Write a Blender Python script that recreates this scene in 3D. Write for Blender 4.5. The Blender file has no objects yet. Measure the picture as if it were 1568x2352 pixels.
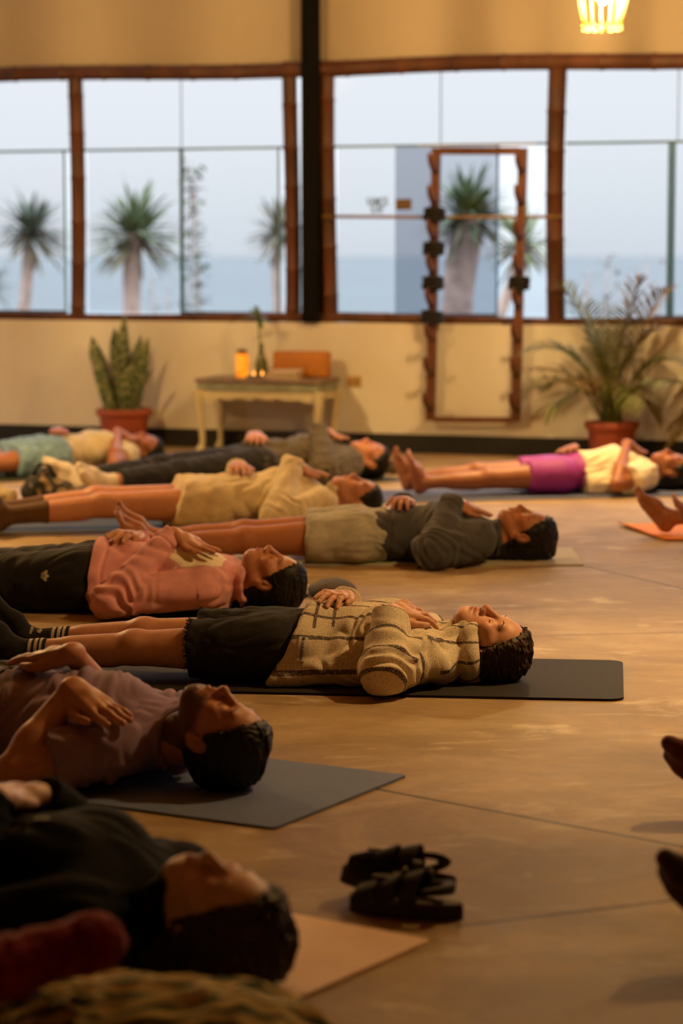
import bpy, bmesh, math, random
import numpy as np
from mathutils import Vector, Matrix
from mathutils.bvhtree import BVHTree

scene = bpy.context.scene
COL = scene.collection
R = math.radians

# ---------------------------------------------------------------- camera model
IMG_W, IMG_H, LENS, SENSOR = 1568, 2352, 85.0, 36.0
FPX = LENS / SENSOR * IMG_H
CAM_H = 1.25
PITCH = math.atan(593 / FPX)


def ray(px, py):
    dx, dy = (px - IMG_W / 2) / FPX, -(py - IMG_H / 2) / FPX
    c, s = math.cos(PITCH), math.sin(PITCH)
    return np.array([dx, c + dy * s, -s + dy * c])


def at_z(px, py, z=0.0):
    d = ray(px, py)
    t = (z - CAM_H) / d[2]
    return np.array([d[0] * t, d[1] * t, z])


def at_y(px, py, y):
    d = ray(px, py)
    t = y / d[1]
    return np.array([d[0] * t, y, CAM_H + d[2] * t])


# the window wall: a vertical plane turned a little towards the right of the camera
WA = np.array([-2.28, 16.14])
WB = np.array([2.07, 14.67])
WU = (WB - WA) / np.linalg.norm(WB - WA)
WN = np.array([WU[1], -WU[0]])          # towards the room
WALL_ROT = math.atan2(WU[1], WU[0])
WALL_M = Matrix.Translation((WA[0], WA[1], 0)) @ Matrix.Rotation(WALL_ROT, 4, 'Z')
# wall-local frame: x along the wall, -y into the room, z up


def on_wall(px, py, off=0.0):
    """pixel -> (u, z) on the plane parallel to the wall, off metres in front of it"""
    d = ray(px, py)
    p0 = WA + WN * off
    t = p0.dot(WN) / (d[0] * WN[0] + d[1] * WN[1])
    p = np.array([d[0] * t, d[1] * t])
    return float((p - WA).dot(WU)), float(CAM_H + d[2] * t)


# ---------------------------------------------------------------- object helpers
def link(o, parent=None):
    COL.objects.link(o)
    if parent is not None:
        o.parent = parent
    return o


def tag(o, label, cat=None, group=None):
    o['label'] = label
    if cat:
        o['category'] = cat
    if group:
        o['group'] = group
    return o


def structure(o):
    o['kind'] = 'structure'
    return o


def empty(name, loc=(0, 0, 0), rz=0.0, matrix=None):
    o = bpy.data.objects.new(name, None)
    o.empty_display_size = 0.1
    link(o)
    if matrix is not None:
        o.matrix_world = matrix
    else:
        o.location = loc
        o.rotation_euler = (0, 0, rz)
    return o


def mesh_np(name, V, F, mat=None, parent=None, smooth=True, matrix=None, attrs=None):
    """V (n,3) array; F list of tuples or (m,4)/(m,3) int array"""
    me = bpy.data.meshes.new(name)
    V = np.asarray(V, dtype=np.float32)
    if isinstance(F, np.ndarray):
        n = F.shape[1]
        me.vertices.add(len(V))
        me.vertices.foreach_set('co', V.ravel())
        me.loops.add(F.size)
        me.loops.foreach_set('vertex_index', F.ravel().astype(np.int32))
        me.polygons.add(len(F))
        me.polygons.foreach_set('loop_start', np.arange(0, F.size, n, dtype=np.int32))
        me.polygons.foreach_set('loop_total', np.full(len(F), n, dtype=np.int32))
        me.update(calc_edges=True)
        me.validate()
    else:
        me.from_pydata([tuple(v) for v in V.tolist()], [], F)
        me.update()
    if smooth and len(me.polygons):
        me.polygons.foreach_set('use_smooth', np.ones(len(me.polygons), dtype=bool))
    if attrs:
        for k, a in attrs.items():
            a = np.asarray(a, dtype=np.float32)
            if a.ndim == 1:
                t = me.attributes.new(k, 'FLOAT', 'POINT')
                t.data.foreach_set('value', a)
            else:
                t = me.attributes.new(k, 'FLOAT_COLOR', 'POINT')
                if a.shape[1] == 3:
                    a = np.concatenate([a, np.ones((len(a), 1), np.float32)], 1)
                t.data.foreach_set('color', a.ravel())
    if mat is not None:
        for m in (mat if isinstance(mat, (list, tuple)) else [mat]):
            me.materials.append(m)
    o = bpy.data.objects.new(name, me)
    link(o, parent)
    if matrix is not None:
        o.matrix_world = matrix
    return o


class MB:
    """collects simple shapes; build() links them as one mesh object"""

    def __init__(self):
        self.v, self.f = [], []

    def add(self, V, F):
        b = len(self.v)
        self.v += [tuple(map(float, p)) for p in V]
        self.f += [tuple(b + i for i in q) for q in F]
        return self

    def box(self, lo, hi, bev=0.0):
        bm = bmesh.new()
        lo, hi = Vector(lo), Vector(hi)
        bmesh.ops.create_cube(bm, size=1.0, matrix=Matrix.Translation((lo + hi) / 2) @ Matrix.Diagonal((*(hi - lo), 1)))
        if bev > 0:
            bmesh.ops.bevel(bm, geom=bm.edges[:], offset=bev, segments=2, affect='EDGES', profile=0.5)
        return self.bm(bm)

    def bm(self, bm):
        bm.verts.ensure_lookup_table()
        self.add([v.co for v in bm.verts], [[v.index for v in f.verts] for f in bm.faces])
        bm.free()
        return self

    def tube(self, pts, rad, n=8, cap=True, flat=1.0, closed=False):
        """a tube along points; rad number or list; flat squeezes the second axis"""
        P = np.asarray(pts, float)
        m = len(P)
        rad = np.full(m, rad, float) if np.isscalar(rad) else np.asarray(rad, float)
        T = np.gradient(P, axis=0)
        if closed:
            T = np.roll(P, -1, 0) - np.roll(P, 1, 0)
        T /= np.linalg.norm(T, axis=1)[:, None] + 1e-12
        up = np.array([0, 0, 1.0])
        if abs(T[0].dot(up)) > 0.9:
            up = np.array([0, 1.0, 0])
        a = np.cross(T[0], up)
        a /= np.linalg.norm(a)
        V = []
        for i in range(m):
            a = a - T[i] * a.dot(T[i])
            a /= np.linalg.norm(a) + 1e-12
            b = np.cross(T[i], a)
            for k in range(n):
                th = 2 * math.pi * k / n
                V.append(P[i] + rad[i] * (math.cos(th) * a + flat * math.sin(th) * b))
        F = []
        for i in range(m if closed else m - 1):
            j = (i + 1) % m
            for k in range(n):
                F.append((i * n + k, i * n + (k + 1) % n, j * n + (k + 1) % n, j * n + k))
        if cap and not closed:
            F.append(tuple(range(n - 1, -1, -1)))
            F.append(tuple((m - 1) * n + k for k in range(n)))
        return self.add(V, F)

    def lathe(self, prof, c=(0, 0, 0), n=32):
        """prof: list of (r, z)"""
        V, F = [], []
        m = len(prof)
        for r, z in prof:
            for k in range(n):
                t = 2 * math.pi * k / n
                V.append((c[0] + r * math.cos(t), c[1] + r * math.sin(t), c[2] + z))
        for i in range(m - 1):
            for k in range(n):
                F.append((i * n + k, i * n + (k + 1) % n, (i + 1) * n + (k + 1) % n, (i + 1) * n + k))
        F.append(tuple(range(n - 1, -1, -1)))
        F.append(tuple((m - 1) * n + k for k in range(n)))
        return self.add(V, F)

    def prism(self, poly, z0, z1):
        """poly: list of (x, y), extruded along z"""
        n = len(poly)
        V = [(x, y, z0) for x, y in poly] + [(x, y, z1) for x, y in poly]
        F = [tuple(range(n - 1, -1, -1)), tuple(range(n, 2 * n))]
        F += [(i, (i + 1) % n, n + (i + 1) % n, n + i) for i in range(n)]
        return self.add(V, F)

    def quad(self, a, b, c, d):
        return self.add([a, b, c, d], [(0, 1, 2, 3)])

    def build(self, name, mat=None, parent=None, smooth=False, matrix=None):
        o = mesh_np(name, np.array(self.v), self.f, mat, parent, smooth, matrix)
        return o


def auto_smooth(o, deg=40):
    me = o.data
    bm = bmesh.new()
    bm.from_mesh(me)
    bmesh.ops.recalc_face_normals(bm, faces=bm.faces[:])
    for f in bm.faces:
        f.smooth = True
    for e in bm.edges:
        if len(e.link_faces) == 2 and e.calc_face_angle(0) > R(deg):
            e.smooth = False
    bm.to_mesh(me)
    bm.free()
    return o


# ---------------------------------------------------------------- materials
def new_mat(name):
    m = bpy.data.materials.new(name)
    m.use_nodes = True
    nt = m.node_tree
    b = nt.nodes['Principled BSDF']
    return m, nt, b


def lin(c):
    """sRGB 0-255 -> linear"""
    out = []
    for v in c:
        v /= 255
        out.append(v / 12.92 if v <= 0.04045 else ((v + 0.055) / 1.055) ** 2.4)
    return tuple(out)


def N(nt, typ, **kw):
    n = nt.nodes.new(typ)
    for k, v in kw.items():
        if k.startswith('i_'):
            key = k[2:]
            key = int(key) if key.isdigit() else key.replace('_', ' ')
            n.inputs[key].default_value = v
        else:
            setattr(n, k, v)
    return n


def ramp(nt, fac, stops):
    r = nt.nodes.new('ShaderNodeValToRGB')
    e = r.color_ramp.elements
    while len(e) < len(stops):
        e.new(0.5)
    for i, (p, c) in enumerate(stops):
        e[i].position = p
        e[i].color = (*c, 1) if len(c) == 3 else c
    nt.links.new(fac, r.inputs['Fac'])
    return r


def simple(name, col, rough=0.6, var=0.12, scale=12.0, bump=0.0, bscale=80.0, metal=0.0, spec=0.4, stretch=None, sheen=0.0):
    """base colour with noise variation and a fine bump"""
    m, nt, b = new_mat(name)
    L = nt.links
    tc = N(nt, 'ShaderNodeTexCoord')
    vec = tc.outputs['Object']
    if stretch:
        mp = N(nt, 'ShaderNodeMapping')
        mp.inputs['Scale'].default_value = stretch
        L.new(vec, mp.inputs['Vector'])
        vec = mp.outputs['Vector']
    no = N(nt, 'ShaderNodeTexNoise', i_Scale=scale, i_Detail=4.0, i_Roughness=0.6)
    L.new(vec, no.inputs['Vector'])
    lo = tuple(max(0, c * (1 - var)) for c in col)
    hi = tuple(min(1, c * (1 + var)) for c in col)
    r = ramp(nt, no.outputs['Fac'], [(0.3, lo), (0.7, hi)])
    L.new(r.outputs['Color'], b.inputs['Base Color'])
    b.inputs['Roughness'].default_value = rough
    b.inputs['Metallic'].default_value = metal
    b.inputs['Specular IOR Level'].default_value = spec
    if sheen:
        b.inputs['Sheen Weight'].default_value = sheen
        b.inputs['Sheen Roughness'].default_value = 0.5
    if bump:
        n2 = N(nt, 'ShaderNodeTexNoise', i_Scale=bscale, i_Detail=3.0)
        L.new(vec, n2.inputs['Vector'])
        bp = N(nt, 'ShaderNodeBump', i_Strength=bump, i_Distance=0.004)
        L.new(n2.outputs['Fac'], bp.inputs['Height'])
        L.new(bp.outputs['Normal'], b.inputs['Normal'])
    return m


def emit(name, col, strength):
    m, nt, b = new_mat(name)
    b.inputs['Base Color'].default_value = (*col, 1)
    b.inputs['Emission Color'].default_value = (*col, 1)
    b.inputs['Emission Strength'].default_value = strength
    return m
# ---------------------------------------------------------------- implicit surfaces -> quads
def smin(a, b, k):
    if k <= 0:
        return np.minimum(a, b)
    h = np.clip(0.5 + 0.5 * (b - a) / k, 0, 1)
    return b * (1 - h) + a * h - k * h * (1 - h)


def smax(a, b, k):
    return -smin(-a, -b, k)


class Cone:
    """rounded cone from a to b; S scales the axes (S<1 widens that axis); clip = [(point, normal)]"""

    def __init__(self, a, b, ra, rb, S=(1, 1, 1), k=0.02, frame=None, clip=None, sub=False):
        self.a, self.b = np.array(a, float), np.array(b, float)
        self.ra, self.rb, self.S, self.k, self.frame, self.clip, self.sub = ra, rb, np.array(S, float), k, frame, clip, sub

    def grow(self, t):
        c = Cone(self.a, self.b, self.ra + t, self.rb + t, self.S, self.k, self.frame, self.clip, self.sub)
        return c

    def ends(self):
        return [(self.a, self.ra / self.S), (self.b, self.rb / self.S)]

    def d(self, x, y, z):
        S, a = self.S, self.a * self.S
        ab = self.b * S - a
        L2 = ab.dot(ab) + 1e-12
        qx, qy, qz = x * S[0] - a[0], y * S[1] - a[1], z * S[2] - a[2]
        t = np.clip((qx * ab[0] + qy * ab[1] + qz * ab[2]) / L2, 0, 1)
        dd = np.sqrt((qx - t * ab[0]) ** 2 + (qy - t * ab[1]) ** 2 + (qz - t * ab[2]) ** 2)
        return dd - (self.ra + (self.rb - self.ra) * t)


class Ell:
    def __init__(self, c, r, k=0.02, frame=None, clip=None, sub=False):
        self.c, self.r = np.array(c, float), np.array(r, float)
        self.k, self.frame, self.clip, self.sub = k, frame, clip, sub

    def grow(self, t):
        return Ell(self.c, self.r + t, self.k, self.frame, self.clip, self.sub)

    def ends(self):
        return [(self.c, self.r)]

    def d(self, x, y, z):
        qx, qy, qz = x - self.c[0], y - self.c[1], z - self.c[2]
        r = self.r
        k0 = np.sqrt((qx / r[0]) ** 2 + (qy / r[1]) ** 2 + (qz / r[2]) ** 2)
        k1 = np.sqrt((qx / r[0] ** 2) ** 2 + (qy / r[1] ** 2) ** 2 + (qz / r[2] ** 2) ** 2) + 1e-9
        return k0 * (k0 - 1.0) / k1


class Tor:
    """ring with centre c, axis along local x, radii R (y,z scale) and r"""

    def __init__(self, c, Ry, Rz, r, k=0.01, frame=None):
        self.c, self.Ry, self.Rz, self.r, self.k, self.frame, self.clip, self.sub = np.array(c, float), Ry, Rz, r, k, frame, None, False

    def grow(self, t):
        return Tor(self.c, self.Ry, self.Rz, self.r + t, self.k, self.frame)

    def ends(self):
        return [(self.c, np.array([self.r, self.Ry + self.r, self.Rz + self.r]))]

    def d(self, x, y, z):
        qx, qy, qz = x - self.c[0], (y - self.c[1]) / self.Ry, (z - self.c[2]) / self.Rz
        m = 0.5 * (self.Ry + self.Rz)
        q = (np.sqrt(qy ** 2 + qz ** 2) - 1) * m
        return np.sqrt(q ** 2 + qx ** 2) - self.r


def axis_grid(lo, hi, base, fine=()):
    """non-uniform axis; fine = [(lo, hi, spacing)]"""
    xs = [lo]
    while xs[-1] < hi:
        h = base
        for a, b, s in fine:
            if a - base <= xs[-1] <= b:
                h = min(h, s)
        xs.append(xs[-1] + h)
    return np.array(xs, dtype=np.float32)


class Field:
    def __init__(self, xs, ys, zs):
        self.xs, self.ys, self.zs = xs, ys, zs
        self.F = np.full((len(xs), len(ys), len(zs)), 0.5, np.float32)

    def add(self, prims):
        for p in prims:
            self.add1(p)
        return self

    def add1(self, p):
        m = p.k + 0.03
        pts_lo, pts_hi = [], []
        for c, r in p.ends():
            r = np.asarray(r) * np.ones(3)
            if p.frame is not None:
                Rm, o = p.frame
                c = Rm @ c + o
                r = np.abs(Rm) @ r
            pts_lo.append(c - r - m)
            pts_hi.append(c + r + m)
        lo, hi = np.min(pts_lo, 0), np.max(pts_hi, 0)
        sl, ax = [], []
        for a, l, h in ((self.xs, lo[0], hi[0]), (self.ys, lo[1], hi[1]), (self.zs, lo[2], hi[2])):
            i0, i1 = int(np.searchsorted(a, l)), int(np.searchsorted(a, h))
            if i1 <= i0:
                return
            sl.append(slice(i0, i1))
            ax.append(a[i0:i1])
        x, y, z = ax[0][:, None, None], ax[1][None, :, None], ax[2][None, None, :]
        wx, wy, wz = x, y, z
        if p.frame is not None:
            Rm, o = p.frame
            Rm = Rm.astype(np.float32)
            qx, qy, qz = x - np.float32(o[0]), y - np.float32(o[1]), z - np.float32(o[2])
            x = qx * Rm[0, 0] + qy * Rm[1, 0] + qz * Rm[2, 0]
            y = qx * Rm[0, 1] + qy * Rm[1, 1] + qz * Rm[2, 1]
            z = qx * Rm[0, 2] + qy * Rm[1, 2] + qz * Rm[2, 2]
        d = p.d(x, y, z)
        if p.clip:
            for q, n in p.clip:
                d = smax(d, (wx - q[0]) * n[0] + (wy - q[1]) * n[1] + (wz - q[2]) * n[2], 0.004)
        s = tuple(sl)
        if p.sub:
            self.F[s] = smax(self.F[s], -d, p.k)
        else:
            self.F[s] = smin(self.F[s], d, p.k)

    def cut(self, point, normal, k=0.004):
        """keep the side opposite to normal"""
        q, n = point, normal
        g = (self.xs[:, None, None] - q[0]) * n[0] + (self.ys[None, :, None] - q[1]) * n[1] + (self.zs[None, None, :] - q[2]) * n[2]
        self.F = smax(self.F, g.astype(np.float32), k)
        return self

    def floor(self, z=0.002):
        g = (z - self.zs)[None, None, :].astype(np.float32)
        self.F = smax(self.F, g + np.zeros_like(self.F), 0.01)
        return self

    def union(self, o, k):
        self.F = smin(self.F, o.F, k)
        return self

    def top(self):
        """highest z inside, per (x, y)"""
        ins = self.F < 0
        any_ = ins.any(2)
        i = len(self.zs) - 1 - np.argmax(ins[:, :, ::-1], axis=2)
        h = np.where(any_, self.zs[i], 0.0)
        xs, ys = self.xs, self.ys

        def f(x, y):
            a = min(max(int(np.searchsorted(xs, x)) - 1, 1), len(xs) - 3)
            b = min(max(int(np.searchsorted(ys, y)) - 1, 1), len(ys) - 3)
            return float(h[a - 1:a + 3, b - 1:b + 3].max())
        return f

    def mesh(self):
        F = self.F
        F[0], F[-1], F[:, 0], F[:, -1], F[:, :, 0], F[:, :, -1] = .5, .5, .5, .5, .5, .5
        nx, ny, nz = F.shape
        ins = F < 0
        cnt = np.zeros((nx - 1, ny - 1, nz - 1), np.int8)
        for dx in (0, 1):
            for dy in (0, 1):
                for dz in (0, 1):
                    cnt += ins[dx:nx - 1 + dx, dy:ny - 1 + dy, dz:nz - 1 + dz]
        act = (cnt > 0) & (cnt < 8)
        ci, cj, ck = np.nonzero(act)
        n = len(ci)
        idx = np.full(act.shape, -1, np.int32)
        idx[ci, cj, ck] = np.arange(n)
        acc = np.zeros((n, 3))
        num = np.zeros(n)
        A = (self.xs.astype(float), self.ys.astype(float), self.zs.astype(float))
        for ax in range(3):
            o1, o2 = [(1, 2), (0, 2), (0, 1)][ax]
            for u in (0, 1):
                for v in (0, 1):
                    off = [0, 0, 0]
                    off[o1], off[o2] = u, v
                    i0 = [ci + off[0], cj + off[1], ck + off[2]]
                    i1 = [i0[0].copy(), i0[1].copy(), i0[2].copy()]
                    i1[ax] = i1[ax] + 1
                    f0, f1 = F[i0[0], i0[1], i0[2]].astype(float), F[i1[0], i1[1], i1[2]].astype(float)
                    m = (f0 < 0) != (f1 < 0)
                    t = np.where(m, f0 / np.where(m, f0 - f1, 1), 0)
                    for q in range(3):
                        c = A[q][i0[q]]
                        if q == ax:
                            c = c + t * (A[q][i1[q]] - c)
                        acc[:, q] += np.where(m, c, 0)
                    num += m
        V = acc / num[:, None]
        quads = []
        for ax in range(3):
            sl0, sl1 = [slice(None)] * 3, [slice(None)] * 3
            sl0[ax], sl1[ax] = slice(0, -1), slice(1, None)
            a, b = ins[tuple(sl0)], ins[tuple(sl1)]
            ch = a != b
            o1, o2 = [(1, 2), (2, 0), (0, 1)][ax]
            e = np.array(np.nonzero(ch))
            ok = (e[o1] > 0) & (e[o2] > 0) & (e[o1] < F.shape[o1] - 1) & (e[o2] < F.shape[o2] - 1)
            e = e[:, ok]
            flip = a[tuple(e)]
            q = []
            for u, v in ((0, 0), (1, 0), (1, 1), (0, 1)):
                c = e.copy()
                c[o1] -= 1 - u
                c[o2] -= 1 - v
                q.append(idx[c[0], c[1], c[2]])
            q = np.stack(q, 1)
            q[~flip] = q[~flip][:, ::-1]
            quads.append(q)
        Q = np.concatenate(quads)
        Q = Q[(Q >= 0).all(1)]
        return V, Q


def relax(V, Q, it=2, f=0.5):
    """Laplacian smoothing along quad edges"""
    e = np.concatenate([Q[:, [0, 1]], Q[:, [1, 2]], Q[:, [2, 3]], Q[:, [3, 0]]])
    n = np.bincount(e[:, 0], minlength=len(V)) + np.bincount(e[:, 1], minlength=len(V))
    for _ in range(it):
        W = np.zeros_like(V)
        for c in range(3):
            W[:, c] = np.bincount(e[:, 0], V[e[:, 1], c], len(V)) + np.bincount(e[:, 1], V[e[:, 0], c], len(V))
        V = V + f * (W / np.maximum(n, 1)[:, None] - V)
    return V


def normals(V, Q):
    fn = np.cross(V[Q[:, 2]] - V[Q[:, 0]], V[Q[:, 3]] - V[Q[:, 1]])
    Nn = np.zeros_like(V)
    for k in range(4):
        for c in range(3):
            Nn[:, c] += np.bincount(Q[:, k], fn[:, c], len(V))
    return Nn / (np.linalg.norm(Nn, axis=1)[:, None] + 1e-12)


def wob(P, lam, seed, warp=0.6, n=6, aniso=(1, 1, 1)):
    """smooth pseudo noise, about -1..1"""
    rs = np.random.RandomState(seed)
    A = np.asarray(aniso, float)
    P = P * A
    Wp = P.copy()
    for c in range(3):
        k = rs.normal(size=3) / lam * 1.7
        Wp[:, c] += warp * lam * np.sin(P @ k + rs.uniform(0, 6.28))
    o = np.zeros(len(P))
    for i in range(n):
        k = rs.normal(size=3)
        k *= 2 * math.pi / lam / np.linalg.norm(k) * rs.uniform(0.7, 1.4)
        o += np.sin(Wp @ k + rs.uniform(0, 6.28))
    return o / math.sqrt(n) / 1.4
# ---------------------------------------------------------------- people lying on their backs
# body-local frame: x towards the crown, y towards the person's right (far side), z up; origin on the mat under the hips
def unit(v):
    v = np.asarray(v, float)
    return v / np.linalg.norm(v)


def hand_prims(W, wz, theta, side, top, s, curl=0.5, spread=1.0, lift=0.004):
    """a hand lying palm down on the surface top(x, y); side=-1 left hand, +1 right hand"""
    dv = np.array([math.cos(theta), math.sin(theta)])
    pv = np.array([math.sin(theta), -math.cos(theta)]) * (1 if side < 0 else -1)   # towards the thumb

    def pt(a, b, r, h=0.0):
        q = W + dv * a * s + pv * b * s
        z = max(top(*q), wz - .070 * s) + r * s + lift + h * s
        return np.array([q[0], q[1], z])
    P = []
    w0 = np.array([W[0], W[1], wz])
    kn = [(.086, .033), (.092, .011), (.087, -.011), (.078, -.031)]
    ln = [.070, .079, .073, .058]
    rr = [.0098, .0102, .0098, .0086]
    fan = [R(9 * spread), R(2 * spread), R(-5 * spread), R(-13 * spread)]
    K = []
    for (a, b), r in zip(kn, rr):
        q = pt(a, b, .0135, .006 + .006 * curl)
        K.append(q)
        off = np.array([*(pv * b * 0.55 * s), 0.0])
        P.append(Cone(w0 + off, q, .0175 * s, .0135 * s, k=.012))
    P.append(Cone((w0 + K[1]) / 2, (w0 + K[2]) / 2, .021 * s, .019 * s, k=.014))
    for i in range(4):
        a, b = kn[i]
        ca, sa = math.cos(fan[i]), math.sin(fan[i])
        prev = K[i]
        acc = 0.0
        for j, fr in enumerate((.42, .32, .26)):
            acc += ln[i] * fr
            red = 1 - 0.10 * curl * (j > 0)
            h = [.010 * curl + .003, .004 * curl + .001, 0.0][j]
            r = rr[i] * (1.0, .93, .82)[j]
            q = pt(a + acc * ca * red, b + acc * sa * red, r, h)
            P.append(Cone(prev, q, (r if j else r * 1.05) * s, r * .94 * s, k=.0035))
            prev = q
    t0 = pt(.022, .024, .017, .008)
    t1 = pt(.052, .048, .0125, .004)
    t2 = pt(.080, .058, .0108, .001)
    t3 = pt(.103, .056, .0092, 0)
    P += [Cone(w0 + (t0 - w0) * .3, t0, .018 * s, .0175 * s, k=.014), Cone(t0, t1, .0165 * s, .0125 * s, k=.010),
          Cone(t1, t2, .0118 * s, .0105 * s, k=.004), Cone(t2, t3, .0108 * s, .0085 * s, k=.003)]
    return P


def foot_prims(A, phi, splay, sgn, s, toes=True):
    """A ankle; phi lean of the toes away from the head; splay outward; sgn=-1 left, +1 right"""
    c, si = math.cos(phi), math.sin(phi)
    t, n = np.array([-si, 0, c]), np.array([-c, 0, -si])
    a = R(splay) * sgn
    Rx = np.array([[1, 0, 0], [0, math.cos(a), math.sin(a)], [0, -math.sin(a), math.cos(a)]])
    t, n = Rx @ t, Rx @ n
    w = Rx @ np.array([0, -sgn, 0.0])           # medial

    def q(a_, b_, c_):
        return A + (t * a_ + n * b_ + w * c_) * s
    P = [Cone(q(-.005, -.005, 0), q(-.030, .020, 0), .036 * s, .031 * s, k=.02),
         Cone(q(0, 0, 0), q(.075, .008, .012), .036 * s, .028 * s, k=.025),
         Cone(q(.075, .008, .010), q(.140, .034, .020), .027 * s, .019 * s, k=.02),
         Cone(q(.06, .02, -.012), q(.130, .038, -.026), .026 * s, .016 * s, k=.02),
         Cone(q(-.02, .03, -.008), q(.10, .038, -.018), .026 * s, .020 * s, k=.02),
         Ell(q(.010, 0, .034), np.full(3, .013 * s), k=.012), Ell(q(.006, .004, -.034), np.full(3, .013 * s), k=.012)]
    if toes:
        P.append(Cone(q(.140, .036, .026), q(.186, .030, .024), .0145 * s, .0118 * s, k=.006))
        for i, (l, ww) in enumerate(((.186, .004), (.180, -.010), (.170, -.022), (.158, -.033))):
            P.append(Cone(q(.140 - i * .006, .040, ww), q(l - .012, .032, ww), .0095 * s, .0088 * s, k=.005))
            P.append(Cone(q(l - .012, .032, ww), q(l, .038, ww), .0088 * s, .0082 * s, k=.004))
    else:
        P.append(Cone(q(.140, .034, .018), q(.176, .033, .014), .019 * s, .014 * s, k=.015))
        P.append(Cone(q(.130, .036, -.018), q(.162, .034, -.020), .018 * s, .013 * s, k=.015))
    return P


def head_prims(fr, h, sex):
    """fr = (R, o): head axes X crown, Y right, Z face; h scale"""
    m = sex == 'm'

    def C(a, b, ra, rb, k):
        return Cone(np.array(a) * h, np.array(b) * h, ra * h, rb * h, k=k * h, frame=fr)

    def E(c, r, k, sub=False):
        return Ell(np.array(c) * h, np.array(r) * h, k=k * h, frame=fr, sub=sub)
    jw = .050 if m else .045
    P = [E((.032, 0, -.014), (.092, .075, .096), .02),
         E((.050, 0, .030), (.060, .062, .057), .02),
         E((-.025, 0, .030), (.070, .060, .058), .02),
         E((-.052, 0, .050), (.036, .036, .036), .02)]
    for s in (-1, 1):
        P += [C((-.045, s * .056, -.008), (-.088 if m else -.079, s * .020, .060), .017, .015 if m else .013, .025),
              E((-.014, s * .041, .056), (.026, .022, .026), .018),
              C((.010, s * .058, .030), (-.006, s * .048, .060), .014, .012, .02)]
    P += [C((-.090 if m else -.082, -.012, .064), (-.090 if m else -.082, .012, .064), .0185 if m else .0160, .0185 if m else .0160, .026),
          E((-.072, 0, .026), (.034, .040, .046), .030)]
    P += [E((.010, s * .033, .102), (.017, .020, .020), .016, True) for s in (-1, 1)]
    P += [E((.006, s * .032, .071), (.0145, .0165, .0145), .007) for s in (-1, 1)]
    P += [C((.034, -.034, .076), (.034, .034, .076), .011, .011, .014)]
    P += [C((.026, 0, .084), (-.022, 0, .104), .0075, .0095, .010),
          E((-.025, 0, .106), (.0105, .011, .0105), .008), C((-.030, 0, .105), (-.045, 0, .090), .0062, .0065, .005)]
    for s in (-1, 1):
        P += [E((-.031, s * .0120, .095), (.0090, .0080, .0115), .007)]
        P += [E((-.0405, s * .0075, .0975), (.0040, .0030, .0045), .002, True)]
    # lips with a parting line
    P += [C((-.0515, -.019, .084), (-.050, -.004, .0935), .0055, .0068, .005), C((-.0515, .019, .084), (-.050, .004, .0935), .0055, .0068, .005),
          C((-.0655, -.016, .0835), (-.066, 0, .0915), .0058, .0078, .005), C((-.0655, .016, .0835), (-.066, 0, .0915), .0058, .0078, .005)]
    P += [C((-.0582, -.021, .0885), (-.0578, 0, .1005), .0012, .0016, .003), C((-.0582, .021, .0885), (-.0578, 0, .1005), .0012, .0016, .003)]
    P[-1].sub = P[-2].sub = True
    P += [E((-.078 if m else -.0755, 0, .096), (.005, .018, .006), .010, True)]
    for s in (-1, 1):       # ears
        P += [Ell(np.array((-.004, s * .077, -.012)) * h, np.array((.031, .009, .018)) * h, k=.006 * h, frame=fr),
              Ell(np.array((-.027, s * .074, -.004)) * h, np.array((.010, .007, .009)) * h, k=.006 * h, frame=fr),
              Ell(np.array((.002, s * .091, -.008)) * h, np.array((.020, .012, .0095)) * h, k=.003 * h, frame=fr, sub=True),
              Ell(np.array((-.002, s * .080, .004)) * h, np.array((.007, .006, .005)) * h, k=.004 * h, frame=fr)]
    return P


def sample(fld, F, V):
    i = np.clip(np.searchsorted(fld.xs, V[:, 0]), 1, len(fld.xs) - 1)
    j = np.clip(np.searchsorted(fld.ys, V[:, 1]), 1, len(fld.ys) - 1)
    k = np.clip(np.searchsorted(fld.zs, V[:, 2]), 1, len(fld.zs) - 1)
    return F[i, j, k]


def along(V, a, b):
    ab = b - a
    return (V - a) @ ab / ab.dot(ab)


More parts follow.
